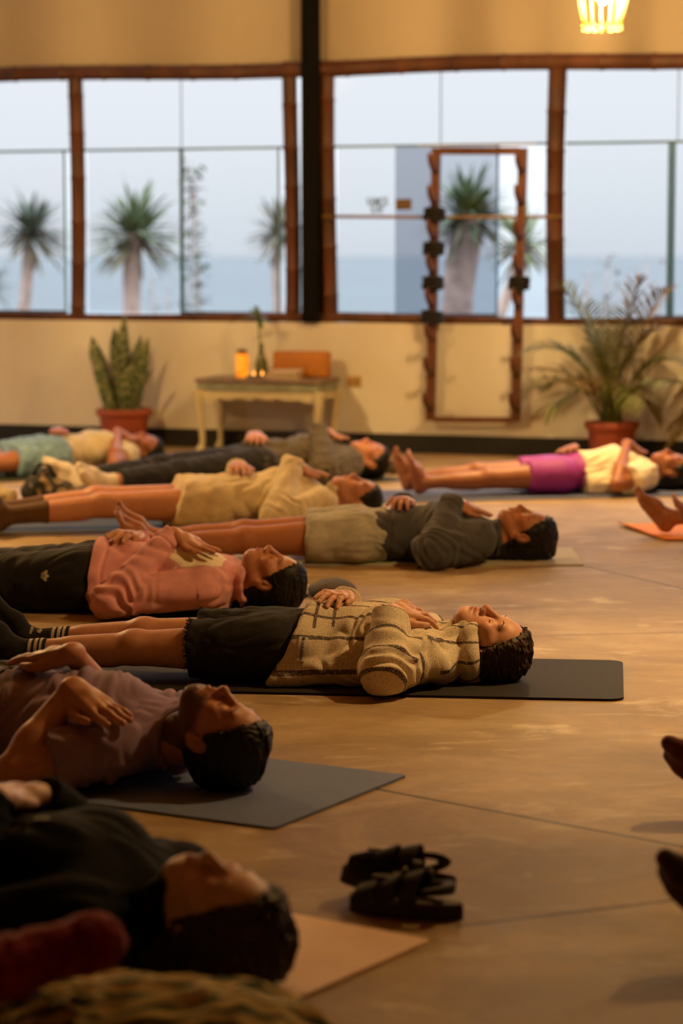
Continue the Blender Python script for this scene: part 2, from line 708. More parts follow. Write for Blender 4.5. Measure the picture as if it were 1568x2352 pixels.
def person(label, group, crown, ang, H, sex, skin, top=None, bottom=None, socks=None, hair=None, base=.005,
           head_pitch=10, head_turn=0, hp_lift=0.0, J=None, lh=None, rh=None, knee_z=.085, spread=.10, phi=20, splay=25,
           head_fine=None, brow=None, legs=True, hscale=1.0, bust=1.0, depth=1.0, heels=None):
    s = H / 1.70
    J = dict(J or {})
    sw = .165 if sex == 'm' else .148
    d = dict(elL=(.22, -.30, .055), elR=(.20, .29, .055),
             shL=(.465, -sw, .095), shR=(.465, sw, .095),
             hipL=(0, -.085, .098), hipR=(0, .085, .098), knL=(-.42, -spread, knee_z), knR=(-.42, spread, knee_z),
             anL=(-.80, -spread - .01, .074), anR=(-.80, spread + .01, .074))
    j = {k: np.array(v, float) * s for k, v in d.items()}
    for k, v in J.items():
        j[k] = np.array(v, float)
    lh = dict(dict(W=(.33 * s, -.07 * s), th=0.0, curl=.5), **(lh or {}))
    rh = dict(dict(W=(.12 * s, .10 * s), th=-100, curl=.5), **(rh or {}))
    cw = at_z(*crown)
    ca, sa = math.cos(R(ang)), math.sin(R(ang))
    if heels:          # placed by the heels instead of the crown
        q = at_z(*heels)
        cw = q + np.array([ca, sa, 0]) * 1.66 * s
    root = empty('person', (cw[0] - ca * .80 * s, cw[1] - sa * .80 * s, .008), R(ang))
    tag(root, label, 'person', group)

    # head frame
    hs = (.45 + .55 * s) * hscale
    p, r = R(head_pitch), R(head_turn)
    X = np.array([math.cos(p), 0, -math.sin(p)])
    Z0 = np.array([math.sin(p), 0, math.cos(p)])
    Y0 = np.array([0, 1.0, 0])
    Z = Z0 * math.cos(r) - Y0 * math.sin(r)
    Y = Y0 * math.cos(r) + Z0 * math.sin(r)
    HR = np.stack([X, Y, Z], 1)
    cc = HR @ (np.array([.032, 0, -.014]) * hs)
    ext = math.sqrt(((np.array([.092, .075, .096]) * hs * HR[2]) ** 2).sum())
    hz = ext - cc[2] - .008 + hp_lift
    ex = math.sqrt(((np.array([.092, .075, .096]) * hs * HR[0]) ** 2).sum())
    HO = np.array([.80 * s - ex - cc[0] - .01, 0, hz])
    fr = (HR, HO)

    def hw(q):
        return HR @ (np.array(q) * hs) + HO

    # grids
    hf = head_fine or base * .6
    hx0, hx1 = HO[0] - .14 * hs, HO[0] + .16 * hs
    xs = axis_grid(-1.02 * s - .05 if legs else -.45, .80 * s + .04, base * 1.5, [(hx0, hx1, hf), (.0, .50 * s, base * .8), (-.98 * s, -.78 * s, base)])
    ys = axis_grid(-.40, .40, base, [(-.10, .10, hf)])
    zs = axis_grid(-.02, .37, base * .9, [(.0, .30, hf * 1.15)])

    ch = .165 if sex == 'm' else .150
    hipw = .160 if sex == 'm' else .168
    S = s
    torso = [Ell(np.array((0, 0, .098)) * S, np.array((.125, hipw, .097)) * S, k=.03),
             Ell(np.array((.15, 0, .108)) * S, np.array((.16, .140 if sex == 'm' else .130, .098)) * S, k=.03),
             Ell(np.array((.33, 0, .112)) * S, np.array((.17, ch, .106)) * S, k=.03),
             Cone(j['shL'], j['shR'], .060 * S, .060 * S, k=.035),
             Cone(np.array((.47, 0, .09)) * S, np.array((.55, 0, .088)) * S, .062 * S, .050 * S, k=.03)]
    if sex == 'f' and bust:
        torso += [Ell(np.array((.345, q * .072, .170)) * S, np.array((.062, .060, .048 * bust)) * S, k=.03) for q in (-1, 1)]
    for q in torso[:3]:
        q.r[2] *= depth
        q.c[2] *= depth
    tlen = 1.0 if sex == 'f' else .97
    uarm = {}
    for q in 'LR':
        uarm[q] = [Cone(j['sh' + q], j['el' + q], .050 * S * tlen, .038 * S, k=.03)]
    neck = [Cone(hw((-.045, 0, -.032)), np.array((.52, 0, .088)) * S, (.052 if sex == 'f' else .058) * hs, .060 * S, k=.02)]
    legp, footp = [], []
    if legs:
        for q, sg in (('L', -1), ('R', 1)):
            hip, kn, an = j['hip' + q], j['kn' + q], j['an' + q]
            th = .083 if sex == 'f' else .080
            legp += [Cone(hip, kn, th * S, .054 * S, k=.02), Ell(kn + np.array([0, 0, .010]) * S, np.array((.050, .050, .048)) * S, k=.02),
                     Cone(kn, an, .050 * S, .034 * S, k=.02),
                     Cone(kn + (an - kn) * .20 + np.array([0, 0, -.012]) * S, kn + (an - kn) * .50 + np.array([0, 0, -.006]) * S, .044 * S, .040 * S, k=.03)]
            footp += foot_prims(an, R(phi), splay, sg, S, toes=not socks)

    # torso cloth first: the hands rest on it
    tt = top.get('t', .014) if top else .0
    TF = Field(xs, ys, zs)
    tp = [q.grow(tt) for q in torso]
    for q in top.get('extra', []) if top else []:
        tp.append(q)
    TF.add(tp)
    if top:
        TF.cut((top['hem'], 0, .1), unit((-1, 0, top.get('hem_tilt', 0.0))))
        TF.cut((top.get('neck', .545) * S, 0, .09 * S), unit((1, 0, top.get('neck_tilt', .25))), .01)
    BF = Field(xs, ys, zs).add(torso + legp)
    bt = bottom.get('t', .010) if bottom else 0
    PF = None
    if bottom:
        PF = Field(xs, ys, zs)
        PF.add([q.grow(bt) for q in torso[:2]] + [q.grow(bt + bottom.get('loose', 0.0)) for q in legp])
        for q in bottom.get('extra', []):
            PF.add1(q)
    topz = Field(xs, ys, zs)
    topz.F = np.minimum(TF.F, BF.F)
    if PF is not None:
        topz.F = np.minimum(topz.F, PF.F)
    htop = topz.top()

    # arms
    AF = Field(xs, ys, zs)
    SF = Field(xs, ys, zs)
    sleeve_ends = []
    st = top.get('st', .022) if top else 0
    ax_arm = {}
    for q, hd, side in (('L', lh, -1), ('R', rh, 1)):
        if hd.get('none'):
            continue
        W = np.array(hd['W'], float)
        sl = top and top.get('sleeve')
        wz = htop(*W) + .026 * S + (.010 if sl == 'long' else .004) + hd.get('up', 0.0)
        w3 = np.array([W[0], W[1], wz])
        el = j['el' + q]
        AF.add(uarm[q])
        AF.add([Cone(el, el + (w3 - el) * .35, .038 * S, .040 * S, k=.012), Cone(el + (w3 - el) * .3, w3, .040 * S, .024 * S, k=.015)])
        AF.add(hand_prims(W, wz, R(hd['th']), side, htop, S * hd.get('size', 1.0), hd['curl'], hd.get('spread', 1.0)))
        ax_arm[q] = (j['sh' + q], el, w3)
        if sl == 'long':
            fa = unit(w3 - el)
            ce = w3 - fa * top.get('cuff', .015)
            cw_ = top.get('cuffw', .038)
            SF.add([Cone(j['sh' + q], el, .050 * S + st + .004, .042 * S + st, k=.03),
                    Cone(el, ce + fa * .05, .042 * S + st, cw_, k=.02, clip=[(ce, fa)])])
            if top.get('ring'):
                SF.add([Cone(ce - fa * .012, ce - fa * .004, cw_ + .004, cw_ + .004, k=.006)])
        elif sl:
            sh = j['sh' + q]
            f = unit(el - sh)
            ce = sh + (el - sh) * sl
            SF.add([Cone(sh, ce + f * .05, .052 * S + st * .6, .052 * S + st, k=.03, clip=[(ce, f)])])
        for e in hd.get('sleeve_extra', []):
            SF.add1(e)

    # body
    BF.add(neck)
    BF.add(uarm['L'] + uarm['R'])
    BF.F = smax(BF.F, (.004 - BF.zs)[None, None, :].astype(np.float32) + 0 * BF.F, .01)
    if legs:
        FF = Field(xs, ys, zs).add(footp)
        BF.union(FF, .02 * S)
    HF = Field(xs, ys, zs).add(head_prims(fr, hs, sex))
    BF.union(HF, .012)
    BF.union(AF, .007)
    BF.floor(.003)
    V, Q = BF.mesh()
    V = relax(V, Q, 1, .4)
    hl = (V - HO) @ HR / hs
    lip = np.exp(-(((hl[:, 0] + .0585) / .0095) ** 2) - ((hl[:, 1]) / .019) ** 4 - ((hl[:, 2] - .093) / .013) ** 4)
    cheek = np.exp(-((hl[:, 0] + .015) / .028) ** 2 - ((np.abs(hl[:, 1]) - .048) / .022) ** 2 - ((hl[:, 2] - .068) / .03) ** 2)
    nose = np.exp(-((hl[:, 0] + .028) / .018) ** 2 - (hl[:, 1] / .018) ** 2 - ((hl[:, 2] - .105) / .02) ** 2)
    Cc = np.ones((len(V), 3)) * np.array(skin)
    Cc = Cc * (1 - lip[:, None] * np.array([.22, .55, .50]))
    Cc = Cc * (1 - (cheek + nose)[:, None] * np.array([.0, .16, .16]))
    if hair and hair.get('stubble'):
        sb = np.clip((-.02 - hl[:, 0]) / .02, 0, 1) * np.clip((.10 + hl[:, 2]) / .03, 0, 1) * (hl[:, 0] > -.16) * (1 - lip)
        sb *= np.clip((.088 - hl[:, 2]) / .01 + (hl[:, 0] < -.075), 0, 1) * (np.abs(hl[:, 1]) < .078) * (hl[:, 0] > -.125) * (hl[:, 2] > -.05)
        Cc = Cc * (1 - np.array([.74, .72, .70]) * sb[:, None])
    body = mesh_np('body', V, Q, skin_mat, root, attrs={'tint': Cc})
    bvh = BVHTree.FromPolygons(V.tolist(), Q.tolist())

    # brows and closed lashes, laid on the face
    def on_face(x, y, lift=.0006):
        o = hw((x, y, .16))
        loc, nn, _, _ = bvh.ray_cast(Vector(o), Vector(-HR[:, 2]))
        if loc is None:
            return None
        return np.array(loc) + HR[:, 2] * lift
    bc = brow or hair_dark
    for sg in (-1, 1):
        pts = [on_face(x, sg * y) for x, y in ((.032, .018), (.036, .026), (.037, .034), (.034, .043), (.029, .050))]
        pts = [q for q in pts if q is not None]
        if len(pts) >= 3:
            MB().tube(pts, list(np.array([.0010, .0017, .0018, .0014, .0007][:len(pts)]) * hs), 6, flat=.4).build('eyebrow', bc, root, True)
        pts = [on_face(x, sg * y) for x, y in ((-.003, .0215), (-.0045, .026), (-.0052, .032), (-.0048, .039), (-.0030, .046))]
        pts = [q for q in pts if q is not None]
        if len(pts) >= 3:
            MB().tube(pts, list(np.array([.0006, .0011, .0014, .0013, .0008][:len(pts)]) * hs), 6).build('eyelashes', hair_dark, root, True)

    out = dict(root=root, body=body, hw=hw, HR=HR, HO=HO, hs=hs, s=S, htop=htop, arm=ax_arm, bvh=bvh)

    # upper garment
    if top:
        Tcopy = TF.F.copy()
        TF.union(SF, .010)
        for q in top.get('post', []):
            TF.add1(q)
        if top.get('collar'):
            c = top['collar']
            TF.add1(Tor((c.get('x', .535) * S, 0, c.get('z', .090) * S), c.get('Ry', .072) * S, c.get('Rz', .068) * S, c.get('r', .013), k=.012))
        TF.floor(.001)
        V, Q = TF.mesh()
        V = relax(V, Q, 1, .4)
        Nn = normals(V, Q)
        isarm = sample(TF, SF.F, V) < sample(TF, Tcopy, V)
        amp, lam = top.get('amp', .006), top.get('lam', .07)
        sd = top.get('seed', 1)
        fd = np.array(Matrix.Rotation(R(top.get('fold_dir', 35)), 3, 'Z'))
        w = wob(V @ fd, lam, sd, .7, aniso=(.35, 1, 1))
        fold = .45 * wob(V @ fd, lam * 2.4, sd + 1, .6, aniso=(.5, 1, 1)) + .55 * (2 * np.sqrt(w * w + .02) - .9)
        dsp = amp * fold
        arc = np.arctan2(V[:, 2] - .11 * S, -V[:, 1]) * .165 * S
        stv = arc.copy()
        for q in 'LR':
            if q not in ax_arm:
                continue
            a, b, c = ax_arm[q]
            La, Lb = np.linalg.norm(b - a), np.linalg.norm(c - b)
            mine = isarm & ((V[:, 1] < 0) == (q == 'L'))
            ta, tb = along(V, a, b), along(V, b, c)
            da = np.linalg.norm(V - (a + np.clip(ta, 0, 1)[:, None] * (b - a)), axis=1)
            db = np.linalg.norm(V - (b + np.clip(tb, 0, 1)[:, None] * (c - b)), axis=1)
            co = np.where(db < da + .025, La + tb * Lb, ta * La)
            stv = np.where(mine, co + .034, stv)
            bend = np.exp(-((co - La) / .10) ** 2)
            inner = np.clip(.4 + (V[:, 0] - b[0]) / .08 + (V[:, 2] - b[2]) / .1, 0, 1)
            cr = np.sin(co / .048 * 2 * math.pi + 3.2 * wob(V, .13, sd + 5)) * bend * inner
            dsp = np.where(mine, dsp * .7 + top.get('bunch', .004) * cr, dsp)
        if top.get('ring'):
            pass
        if top.get('band'):
            dsp = np.where(isarm, dsp, dsp - .007 * np.exp(-((V[:, 0] - top['hem'] - top['band'] + .5 * top.get('hem_tilt', 0) * (V[:, 2] - .1)) / .006) ** 2))
            for q in ax_arm:
                a, b, c = ax_arm[q]
                tb = (along(V, b, c) - 1) * np.linalg.norm(c - b)
                dsp = np.where(isarm & ((V[:, 1] < b[1] * .3) == (q == 'L')), dsp - .005 * np.exp(-((tb + top.get('cuff', 0) + .055) / .006) ** 2), dsp)
        dsp = np.clip(dsp, -tt * .75, .02)
        V2 = V + Nn * dsp[:, None]
        V2[:, 2] = np.maximum(V2[:, 2], .0008)
        g = mesh_np(top.get('name', 'sweater'), V2, Q, top['mat'], root, attrs={'stripe': stv, 'arm': isarm.astype(float), 'loc': V})
        out['top'] = g
        out['top_bvh'] = BVHTree.FromPolygons(V2.tolist(), Q.tolist())
        out['torso_bvh'] = BVHTree.FromPolygons(V2.tolist(), Q[~isarm[Q].any(1)].tolist())

    # lower garment
    if bottom:
        if bottom.get('hem') is not None:
            PF.cut((bottom['hem'], 0, .1), unit((-1, 0, bottom.get('hem_tilt', 0.0))))
        PF.cut((bottom.get('waist', .10) * S, 0, .1), (1, 0, 0))
        PF.floor(.001)
        V, Q = PF.mesh()
        V = relax(V, Q, 1, .4)
        Nn = normals(V, Q)
        sd = bottom.get('seed', 11)
        lam = bottom.get('lam', .08)
        w = wob(V @ np.array(Matrix.Rotation(R(bottom.get('fold_dir', 25)), 3, 'Z')), lam, sd, .7, aniso=(.4, 1, 1))
        dsp = bottom.get('amp', .005) * (.6 * wob(V, lam * 2, sd + 1, .8) + .4 * (2 * np.sqrt(w * w + .02) - .9))
        dsp = np.clip(dsp, -bt * .7, .02)
        V2 = V + Nn * dsp[:, None]
        V2[:, 2] = np.maximum(V2[:, 2], .0008)
        out['bottom'] = mesh_np(bottom.get('name', 'shorts'), V2, Q, bottom['mat'], root, attrs={'loc': V})
        out['bottom_bvh'] = BVHTree.FromPolygons(V2.tolist(), Q.tolist())

    # socks, one mesh per foot
    if socks:
        for q, sg in (('L', -1), ('R', 1)):
            f2 = Field(xs[xs < -.45 * s], ys, zs)
            half = len(legp) // 2
            lp = legp[:half] if q == 'L' else legp[half:]
            fp = footp[:len(footp) // 2] if q == 'L' else footp[len(footp) // 2:]
            t = socks.get('t', .004)
            f2.add([c.grow(t) for c in lp[1:]] + [c.grow(t) for c in fp])
            f2.cut((socks['top' + q] if 'top' + q in socks else socks['top'], 0, 0), (1, 0, 0), .002)
            f2.floor(.001)
            V, Q = f2.mesh()
            V = relax(V, Q, 1, .4)
            cc_ = V[:, 0] - (socks['top' + q] if 'top' + q in socks else socks['top'])
            out['sock' + q] = mesh_np('sock', V, Q, socks['mat'], root, attrs={'cuff': cc_, 'loc': V})
            out['sock_bvh' + q] = BVHTree.FromPolygons(V.tolist(), Q.tolist())

    # hair
    if hair:
        t = hair.get('t', .014)
        hb = base * .7
        lo, hi = HO - .22 * hs, HO + .19 * hs
        Hf = Field(axis_grid(lo[0] - hair.get('long', 0), hi[0], hb), axis_grid(-.20, .20, hb), axis_grid(-.02, hi[2] + .03, hb))

        def E(c, r_, k=.02, sub=False):
            return Ell(np.array(c) * hs, np.array(r_) * hs, k=k * hs, frame=fr, sub=sub)
        Hf.add([E((.032, 0, -.014), (.092 + t, .075 + t, .096 + t)), E((.05, 0, .03), (.060 + t, .062 + t * .8, .057 + t * .7))])
        a, b = np.array(hair.get('line', (.092, .080))), np.array(hair.get('side', (-.010, .004)))
        dv = a - b
        nrm = np.array([-dv[1], 0, dv[0]])
        nrm /= np.linalg.norm(nrm)
        if nrm[2] < 0:
            nrm = -nrm
        wn = HR @ nrm
        q0 = hw((a[0], 0, a[1]))
        gx, gy, gz = np.meshgrid(Hf.xs, Hf.ys, Hf.zs, indexing='ij')
        gp = np.stack([gx.ravel(), gy.ravel(), gz.ravel()], 1).astype(float)
        rough = (.0045 * wob(gp, .022, 31) + .003 * wob(gp, .009, 32)).reshape(gx.shape)
        Hf.F = smax(Hf.F, ((gx - q0[0]) * wn[0] + (gy - q0[1]) * wn[1] + (gz - q0[2]) * wn[2] + rough).astype(np.float32), .016)
        # clear the face and the ear
        Hf.add([E((-.055, 0, .045), (.075, .080, .060), .012, True)])
        if not hair.get('over_ear'):
            Hf.add([E((-.004, q * .082, -.008), (.034, .022, .022), .008, True) for q in (-1, 1)])
        for q in hair.get('extra', []):
            q = dict(q)
            Hf.add1(Cone(hw(q['a']) if not q.get('w') else np.array(q['a']), hw(q['b']) if not q.get('w') else np.array(q['b']), q['ra'], q['rb'], q.get('S', (1, 1, 1)), k=q.get('k', .02)))
        Hf.floor(.001)
        V, Q = Hf.mesh()
        V = relax(V, Q, 1, .4)
        Nn = normals(V, Q)
        hl = (V - HO) @ HR / hs
        co = hl[:, 0] * .8 + np.abs(hl[:, 1]) * .5
        lamh = hair.get('lam', .011)
        q = np.sin(2 * math.pi * co / lamh + 2.5 * wob(hl, .06, 3)) + .6 * np.sin(2 * math.pi * co / (lamh * .45) + 2.5 * wob(hl, .05, 9))
        edge = np.clip(((hl - np.array([a[0], 0, a[1]])) @ -nrm) / .012, 0, 1)
        V2 = V + Nn * (hair.get('amp', .0018) * q + .006 * wob(V, .07, hair.get('seed', 5)) * hair.get('lump', .5))[:, None] * (.3 + .7 * edge[:, None])
        V2[:, 2] = np.maximum(V2[:, 2], .0008)
        # combed locks over the mass, feathering the hairline
        ns = hair.get('locks', 70)
        if ns:
            rs = np.random.RandomState(hair.get('seed', 5))
            hb_ = BVHTree.FromPolygons(V2.tolist(), Q.tolist())
            near = np.nonzero((edge < .35) & (V2[:, 2] > .03))[0]
            anyw = np.nonzero((V2[:, 2] > .05) & (edge > .3))[0]
            LV, LQ, LC, LL = [V2], [Q], [co], [hl]
            nb = len(V2)
            for i in range(ns):
                pool = near if i % 3 else anyw
                if len(pool) == 0:
                    continue
                q = V2[pool[rs.randint(len(pool))]].copy()
                grav = hair.get('fall', .5)
                steps = int(hair.get('lock_len', .11) / .008 * rs.uniform(.6, 1.2))
                path = []
                sway = rs.uniform(-.25, .25, 3)
                ph0 = rs.uniform(0, 6.28)
                for t in range(steps):
                    loc, nn, _, _ = hb_.find_nearest(Vector(q))
                    nn = np.array(nn)
                    path.append(np.array(loc) + nn * (.0012 + .0012 * math.sin(t * .5 + ph0)))
                    d = -wn + np.array([0, 0, -grav]) + sway * (1 + math.sin(t * .45 + ph0)) * .6
                    d = d - nn * d.dot(nn)
                    q = np.array(loc) + unit(d) * .008
                    if q[2] < .004:
                        break
                if len(path) < 4:
                    continue
                path = np.array(path)
                path[0] = path[0] - unit(path[1] - path[0]) * .003
                n_ = len(path)
                rad = hair.get('lock_r', .0030) * rs.uniform(.6, 1.2) * np.sin(np.linspace(.12, 2.9, n_)) ** .7
                mb = MB().tube(path, list(rad + .0002), 6, cap=False, flat=.6)
                v_ = np.array(mb.v)
                LV.append(v_)
                LQ.append(np.array(mb.f) + nb)
                nb += len(v_)
                c0 = rs.uniform(0, 1)
                LC.append(np.repeat(c0 + np.zeros(n_), 6) + np.tile(np.linspace(0, .004, 6), n_))
                LL.append((v_ - HO) @ HR / hs)
            V2, Q, co, hl = np.concatenate(LV), np.concatenate(LQ), np.concatenate(LC), np.concatenate(LL)
            V2[:, 2] = np.maximum(V2[:, 2], .0008)
        out['hair'] = mesh_np('hair', V2, Q, hair['mat'], root, attrs={'strand': co, 'loc': hl})
        if hair.get('beard'):
            bf = Field(axis_grid(lo[0], hi[0], hb * .8), axis_grid(-.12, .12, hb * .8), axis_grid(0, hi[2] + .03, hb * .8))
            tb = hair['beard']
            for sg in (-1, 1):
                bf.add([Cone(np.array((-.062, sg * .046, .026)) * hs, np.array((-.088, sg * .022, .056)) * hs, (.008 + tb) * hs, (.015 + tb) * hs, k=.02, frame=fr)])
            bf.add([Cone(np.array((-.094, -.012, .068)) * hs, np.array((-.094, .012, .068)) * hs, (.017 + tb) * hs, (.017 + tb) * hs, k=.02, frame=fr)])
            bf.floor(.001)
            V, Q = bf.mesh()
            V = relax(V, Q, 1, .4)
            V = V + normals(V, Q) * (.0015 * wob(V, .008, 4))[:, None]
            mesh_np('beard', V, Q, hair.get('beard_mat', hair['mat']), root, attrs={'strand': V[:, 0], 'loc': V})
    return out


# ---------------------------------------------------------------- flat marks laid on a curved surface
def decal(name, V2, F2, org, u, v, bvh, mat, parent, lift=.0012, cast=.12):
    """V2: (n,2) metres; laid along u, v from org, dropped along -(u x v) onto bvh"""
    u, v = unit(u), unit(v)
    n = np.cross(u, v)
    out, hit = [], []
    for a, b in V2:
        q = org + u * a + v * b
        loc, nn, _, _ = bvh.ray_cast(Vector(q + n * cast), Vector(-n))
        out.append(np.array(loc) + n * lift if loc is not None else q)
        hit.append(loc is not None)
    F2 = [f for f in F2 if all(hit[i] for i in f)]
    used = sorted({i for f in F2 for i in f})
    mp = {k: i for i, k in enumerate(used)}
    return mesh_np(name, np.array([out[i] for i in used]), [tuple(mp[i] for i in f) for f in F2], mat, parent, smooth=False)


def text_poly(txt, size, bold=False):
    cu = bpy.data.curves.new('lettering', 'FONT')
    cu.body = txt
    cu.size = size
    cu.align_x, cu.align_y = 'CENTER', 'CENTER'
    cu.resolution_u = 3
    if bold:
        cu.offset = size * .018
    o = bpy.data.objects.new('lettering', cu)
    COL.objects.link(o)
    dg = bpy.context.evaluated_depsgraph_get()
    me = bpy.data.meshes.new_from_object(o.evaluated_get(dg))
    V = np.array([(q.co.x, q.co.y) for q in me.vertices])
    F = [tuple(p.vertices) for p in me.polygons]
    bpy.data.objects.remove(o)
    bpy.data.meshes.remove(me)
    bpy.data.curves.remove(cu)
    return V, F


def trefoil(sz):
    """three leaves over a foot crossed by bars"""
    V, F = [], []

    def poly(p):
        b = len(V)
        V.extend(p)
        F.append(tuple(range(b, b + len(p))))
    for ang, L in ((90, 1.0), (38, .95), (142, .95)):
        c, s = math.cos(R(ang)), math.sin(R(ang))
        pts = []
        for t, w in ((.18, .05), (.45, .22), (.7, .24), (1.0, 0), (.7, -.24), (.45, -.22), (.18, -.05)):
            x, y = t * L, w
            pts.append(((x * c - y * s) * sz, (x * s + y * c) * sz))
        poly(pts)
    for k in range(3):
        y = (.02 - .15 * k) * sz
        w = (.55 - .10 * k) * sz
        poly([(-w, y), (w, y), (w, y - .085 * sz), (-w, y - .085 * sz)])
    return np.array(V), F
# ---------------------------------------------------------------- materials
def make_skin():
    m, nt, b = new_mat('skin')
    L = nt.links
    at = N(nt, 'ShaderNodeAttribute', attribute_name='tint')
    no = N(nt, 'ShaderNodeTexNoise', i_Scale=45.0, i_Detail=3.0)
    tc = N(nt, 'ShaderNodeTexCoord')
    L.new(tc.outputs['Object'], no.inputs['Vector'])
    r = ramp(nt, no.outputs['Fac'], [(0.3, (.88, .84, .82)), (0.7, (1, 1, 1))])
    mx = N(nt, 'ShaderNodeMix', data_type='RGBA', blend_type='MULTIPLY')
    mx.inputs[0].default_value = 1
    L.new(at.outputs['Color'], mx.inputs[6])
    L.new(r.outputs['Color'], mx.inputs[7])
    L.new(mx.outputs[2], b.inputs['Base Color'])
    b.inputs['Roughness'].default_value = .48
    b.inputs['Specular IOR Level'].default_value = .4
    return m


def make_hair(name, dark, light, tip=None):
    m, nt, b = new_mat(name)
    L = nt.links
    at = N(nt, 'ShaderNodeAttribute', attribute_name='strand')
    lo = N(nt, 'ShaderNodeAttribute', attribute_name='loc')
    no = N(nt, 'ShaderNodeTexNoise', i_Scale=14.0, i_Detail=3.0)
    L.new(lo.outputs['Vector'], no.inputs['Vector'])
    ma = N(nt, 'ShaderNodeMath', operation='MULTIPLY_ADD')
    ma.inputs[1].default_value = 0.05
    L.new(no.outputs['Fac'], ma.inputs[0])
    L.new(at.outputs['Fac'], ma.inputs[2])
    n1 = N(nt, 'ShaderNodeTexNoise', noise_dimensions='1D', i_Scale=420.0, i_Detail=3.0)
    L.new(ma.outputs[0], n1.inputs['W'])
    r = ramp(nt, n1.outputs['Fac'], [(0.35, dark), (0.75, light)])
    col = r.outputs['Color']
    if tip:
        sp = N(nt, 'ShaderNodeSeparateXYZ')
        L.new(lo.outputs['Vector'], sp.inputs[0])
        mr = N(nt, 'ShaderNodeMapRange')
        mr.inputs[1].default_value, mr.inputs[2].default_value = -.05, -.14
        L.new(sp.outputs['X'], mr.inputs[0])
        mx = N(nt, 'ShaderNodeMix', data_type='RGBA')
        L.new(mr.outputs[0], mx.inputs[0])
        L.new(col, mx.inputs[6])
        r2 = ramp(nt, n1.outputs['Fac'], [(0.35, tuple(c * .45 for c in tip)), (0.7, tip)])
        L.new(r2.outputs['Color'], mx.inputs[7])
        col = mx.outputs[2]
    L.new(col, b.inputs['Base Color'])
    b.inputs['Roughness'].default_value = .5
    b.inputs['Specular IOR Level'].default_value = .35
    bp = N(nt, 'ShaderNodeBump', i_Strength=.5, i_Distance=.002)
    L.new(n1.outputs['Fac'], bp.inputs['Height'])
    L.new(bp.outputs['Normal'], b.inputs['Normal'])
    return m


def make_baja():
    m, nt, b = new_mat('striped_fleece')
    L = nt.links
    at = N(nt, 'ShaderNodeAttribute', attribute_name='stripe')
    lo = N(nt, 'ShaderNodeAttribute', attribute_name='loc')
    ar = N(nt, 'ShaderNodeAttribute', attribute_name='arm')
    sp = N(nt, 'ShaderNodeSeparateXYZ')
    L.new(lo.outputs['Vector'], sp.inputs[0])
    wob_ = N(nt, 'ShaderNodeTexNoise', i_Scale=9.0, i_Detail=2.0)
    L.new(lo.outputs['Vector'], wob_.inputs['Vector'])

    def math_(op, a, bb=None, c=None, clamp=False):
        n = N(nt, 'ShaderNodeMath', operation=op, use_clamp=clamp)
        for i, q in enumerate((a, bb, c)):
            if q is None:
                continue
            if isinstance(q, (int, float)):
                n.inputs[i].default_value = q
            else:
                L.new(q, n.inputs[i])
        return n.outputs[0]
    s = math_('ADD', at.outputs['Fac'], math_('MULTIPLY', wob_.outputs['Fac'], .006))
    d = math_('ABSOLUTE', math_('SUBTRACT', math_('FRACT', math_('DIVIDE', s, .078)), .5))
    stripe = math_('LESS_THAN', d, .070)
    # pocket welts: two short lines across the body
    px = None
    for x0 in (BAJA_P0, BAJA_P1):
        e = math_('LESS_THAN', math_('ABSOLUTE', math_('SUBTRACT', sp.outputs['X'], x0)), .0048)
        px = e if px is None else math_('MAXIMUM', px, e)
    px = math_('MULTIPLY', px, math_('GREATER_THAN', sp.outputs['Z'], .165))
    px = math_('MULTIPLY', px, math_('LESS_THAN', ar.outputs['Fac'], .5))
    stripe = math_('MAXIMUM', stripe, px)
    # the dark yarn is broken by light stitches
    vo = N(nt, 'ShaderNodeTexVoronoi', i_Scale=420.0)
    L.new(lo.outputs['Vector'], vo.inputs['Vector'])
    stitch = math_('MULTIPLY', math_('LESS_THAN', vo.outputs['Distance'], .70), .9)
    stripe = math_('MULTIPLY', stripe, stitch)
    fuzz = N(nt, 'ShaderNodeTexNoise', i_Scale=300.0, i_Detail=4.0)
    L.new(lo.outputs['Vector'], fuzz.inputs['Vector'])
    big = N(nt, 'ShaderNodeTexNoise', i_Scale=16.0, i_Detail=3.0)
    L.new(lo.outputs['Vector'], big.inputs['Vector'])
    r = ramp(nt, fuzz.outputs['Fac'], [(0.3, lin((190, 168, 136))), (0.7, lin((240, 228, 208)))])
    mx = N(nt, 'ShaderNodeMix', data_type='RGBA')
    L.new(stripe, mx.inputs[0])
    L.new(r.outputs['Color'], mx.inputs[6])
    mx.inputs[7].default_value = (*lin((48, 38, 46)), 1)
    L.new(mx.outputs[2], b.inputs['Base Color'])
    b.inputs['Roughness'].default_value = .95
    b.inputs['Specular IOR Level'].default_value = .15
    bp = N(nt, 'ShaderNodeBump', i_Strength=.45, i_Distance=.004)
    L.new(fuzz.outputs['Fac'], bp.inputs['Height'])
    L.new(bp.outputs['Normal'], b.inputs['Normal'])
    return m


def cloth(name, rgb, var=.12, weave=260.0, bump=.35, rough=.9, sheen=.15):
    return simple(name, lin(rgb), rough, var, 22.0, bump, weave, spec=.2, sheen=sheen)


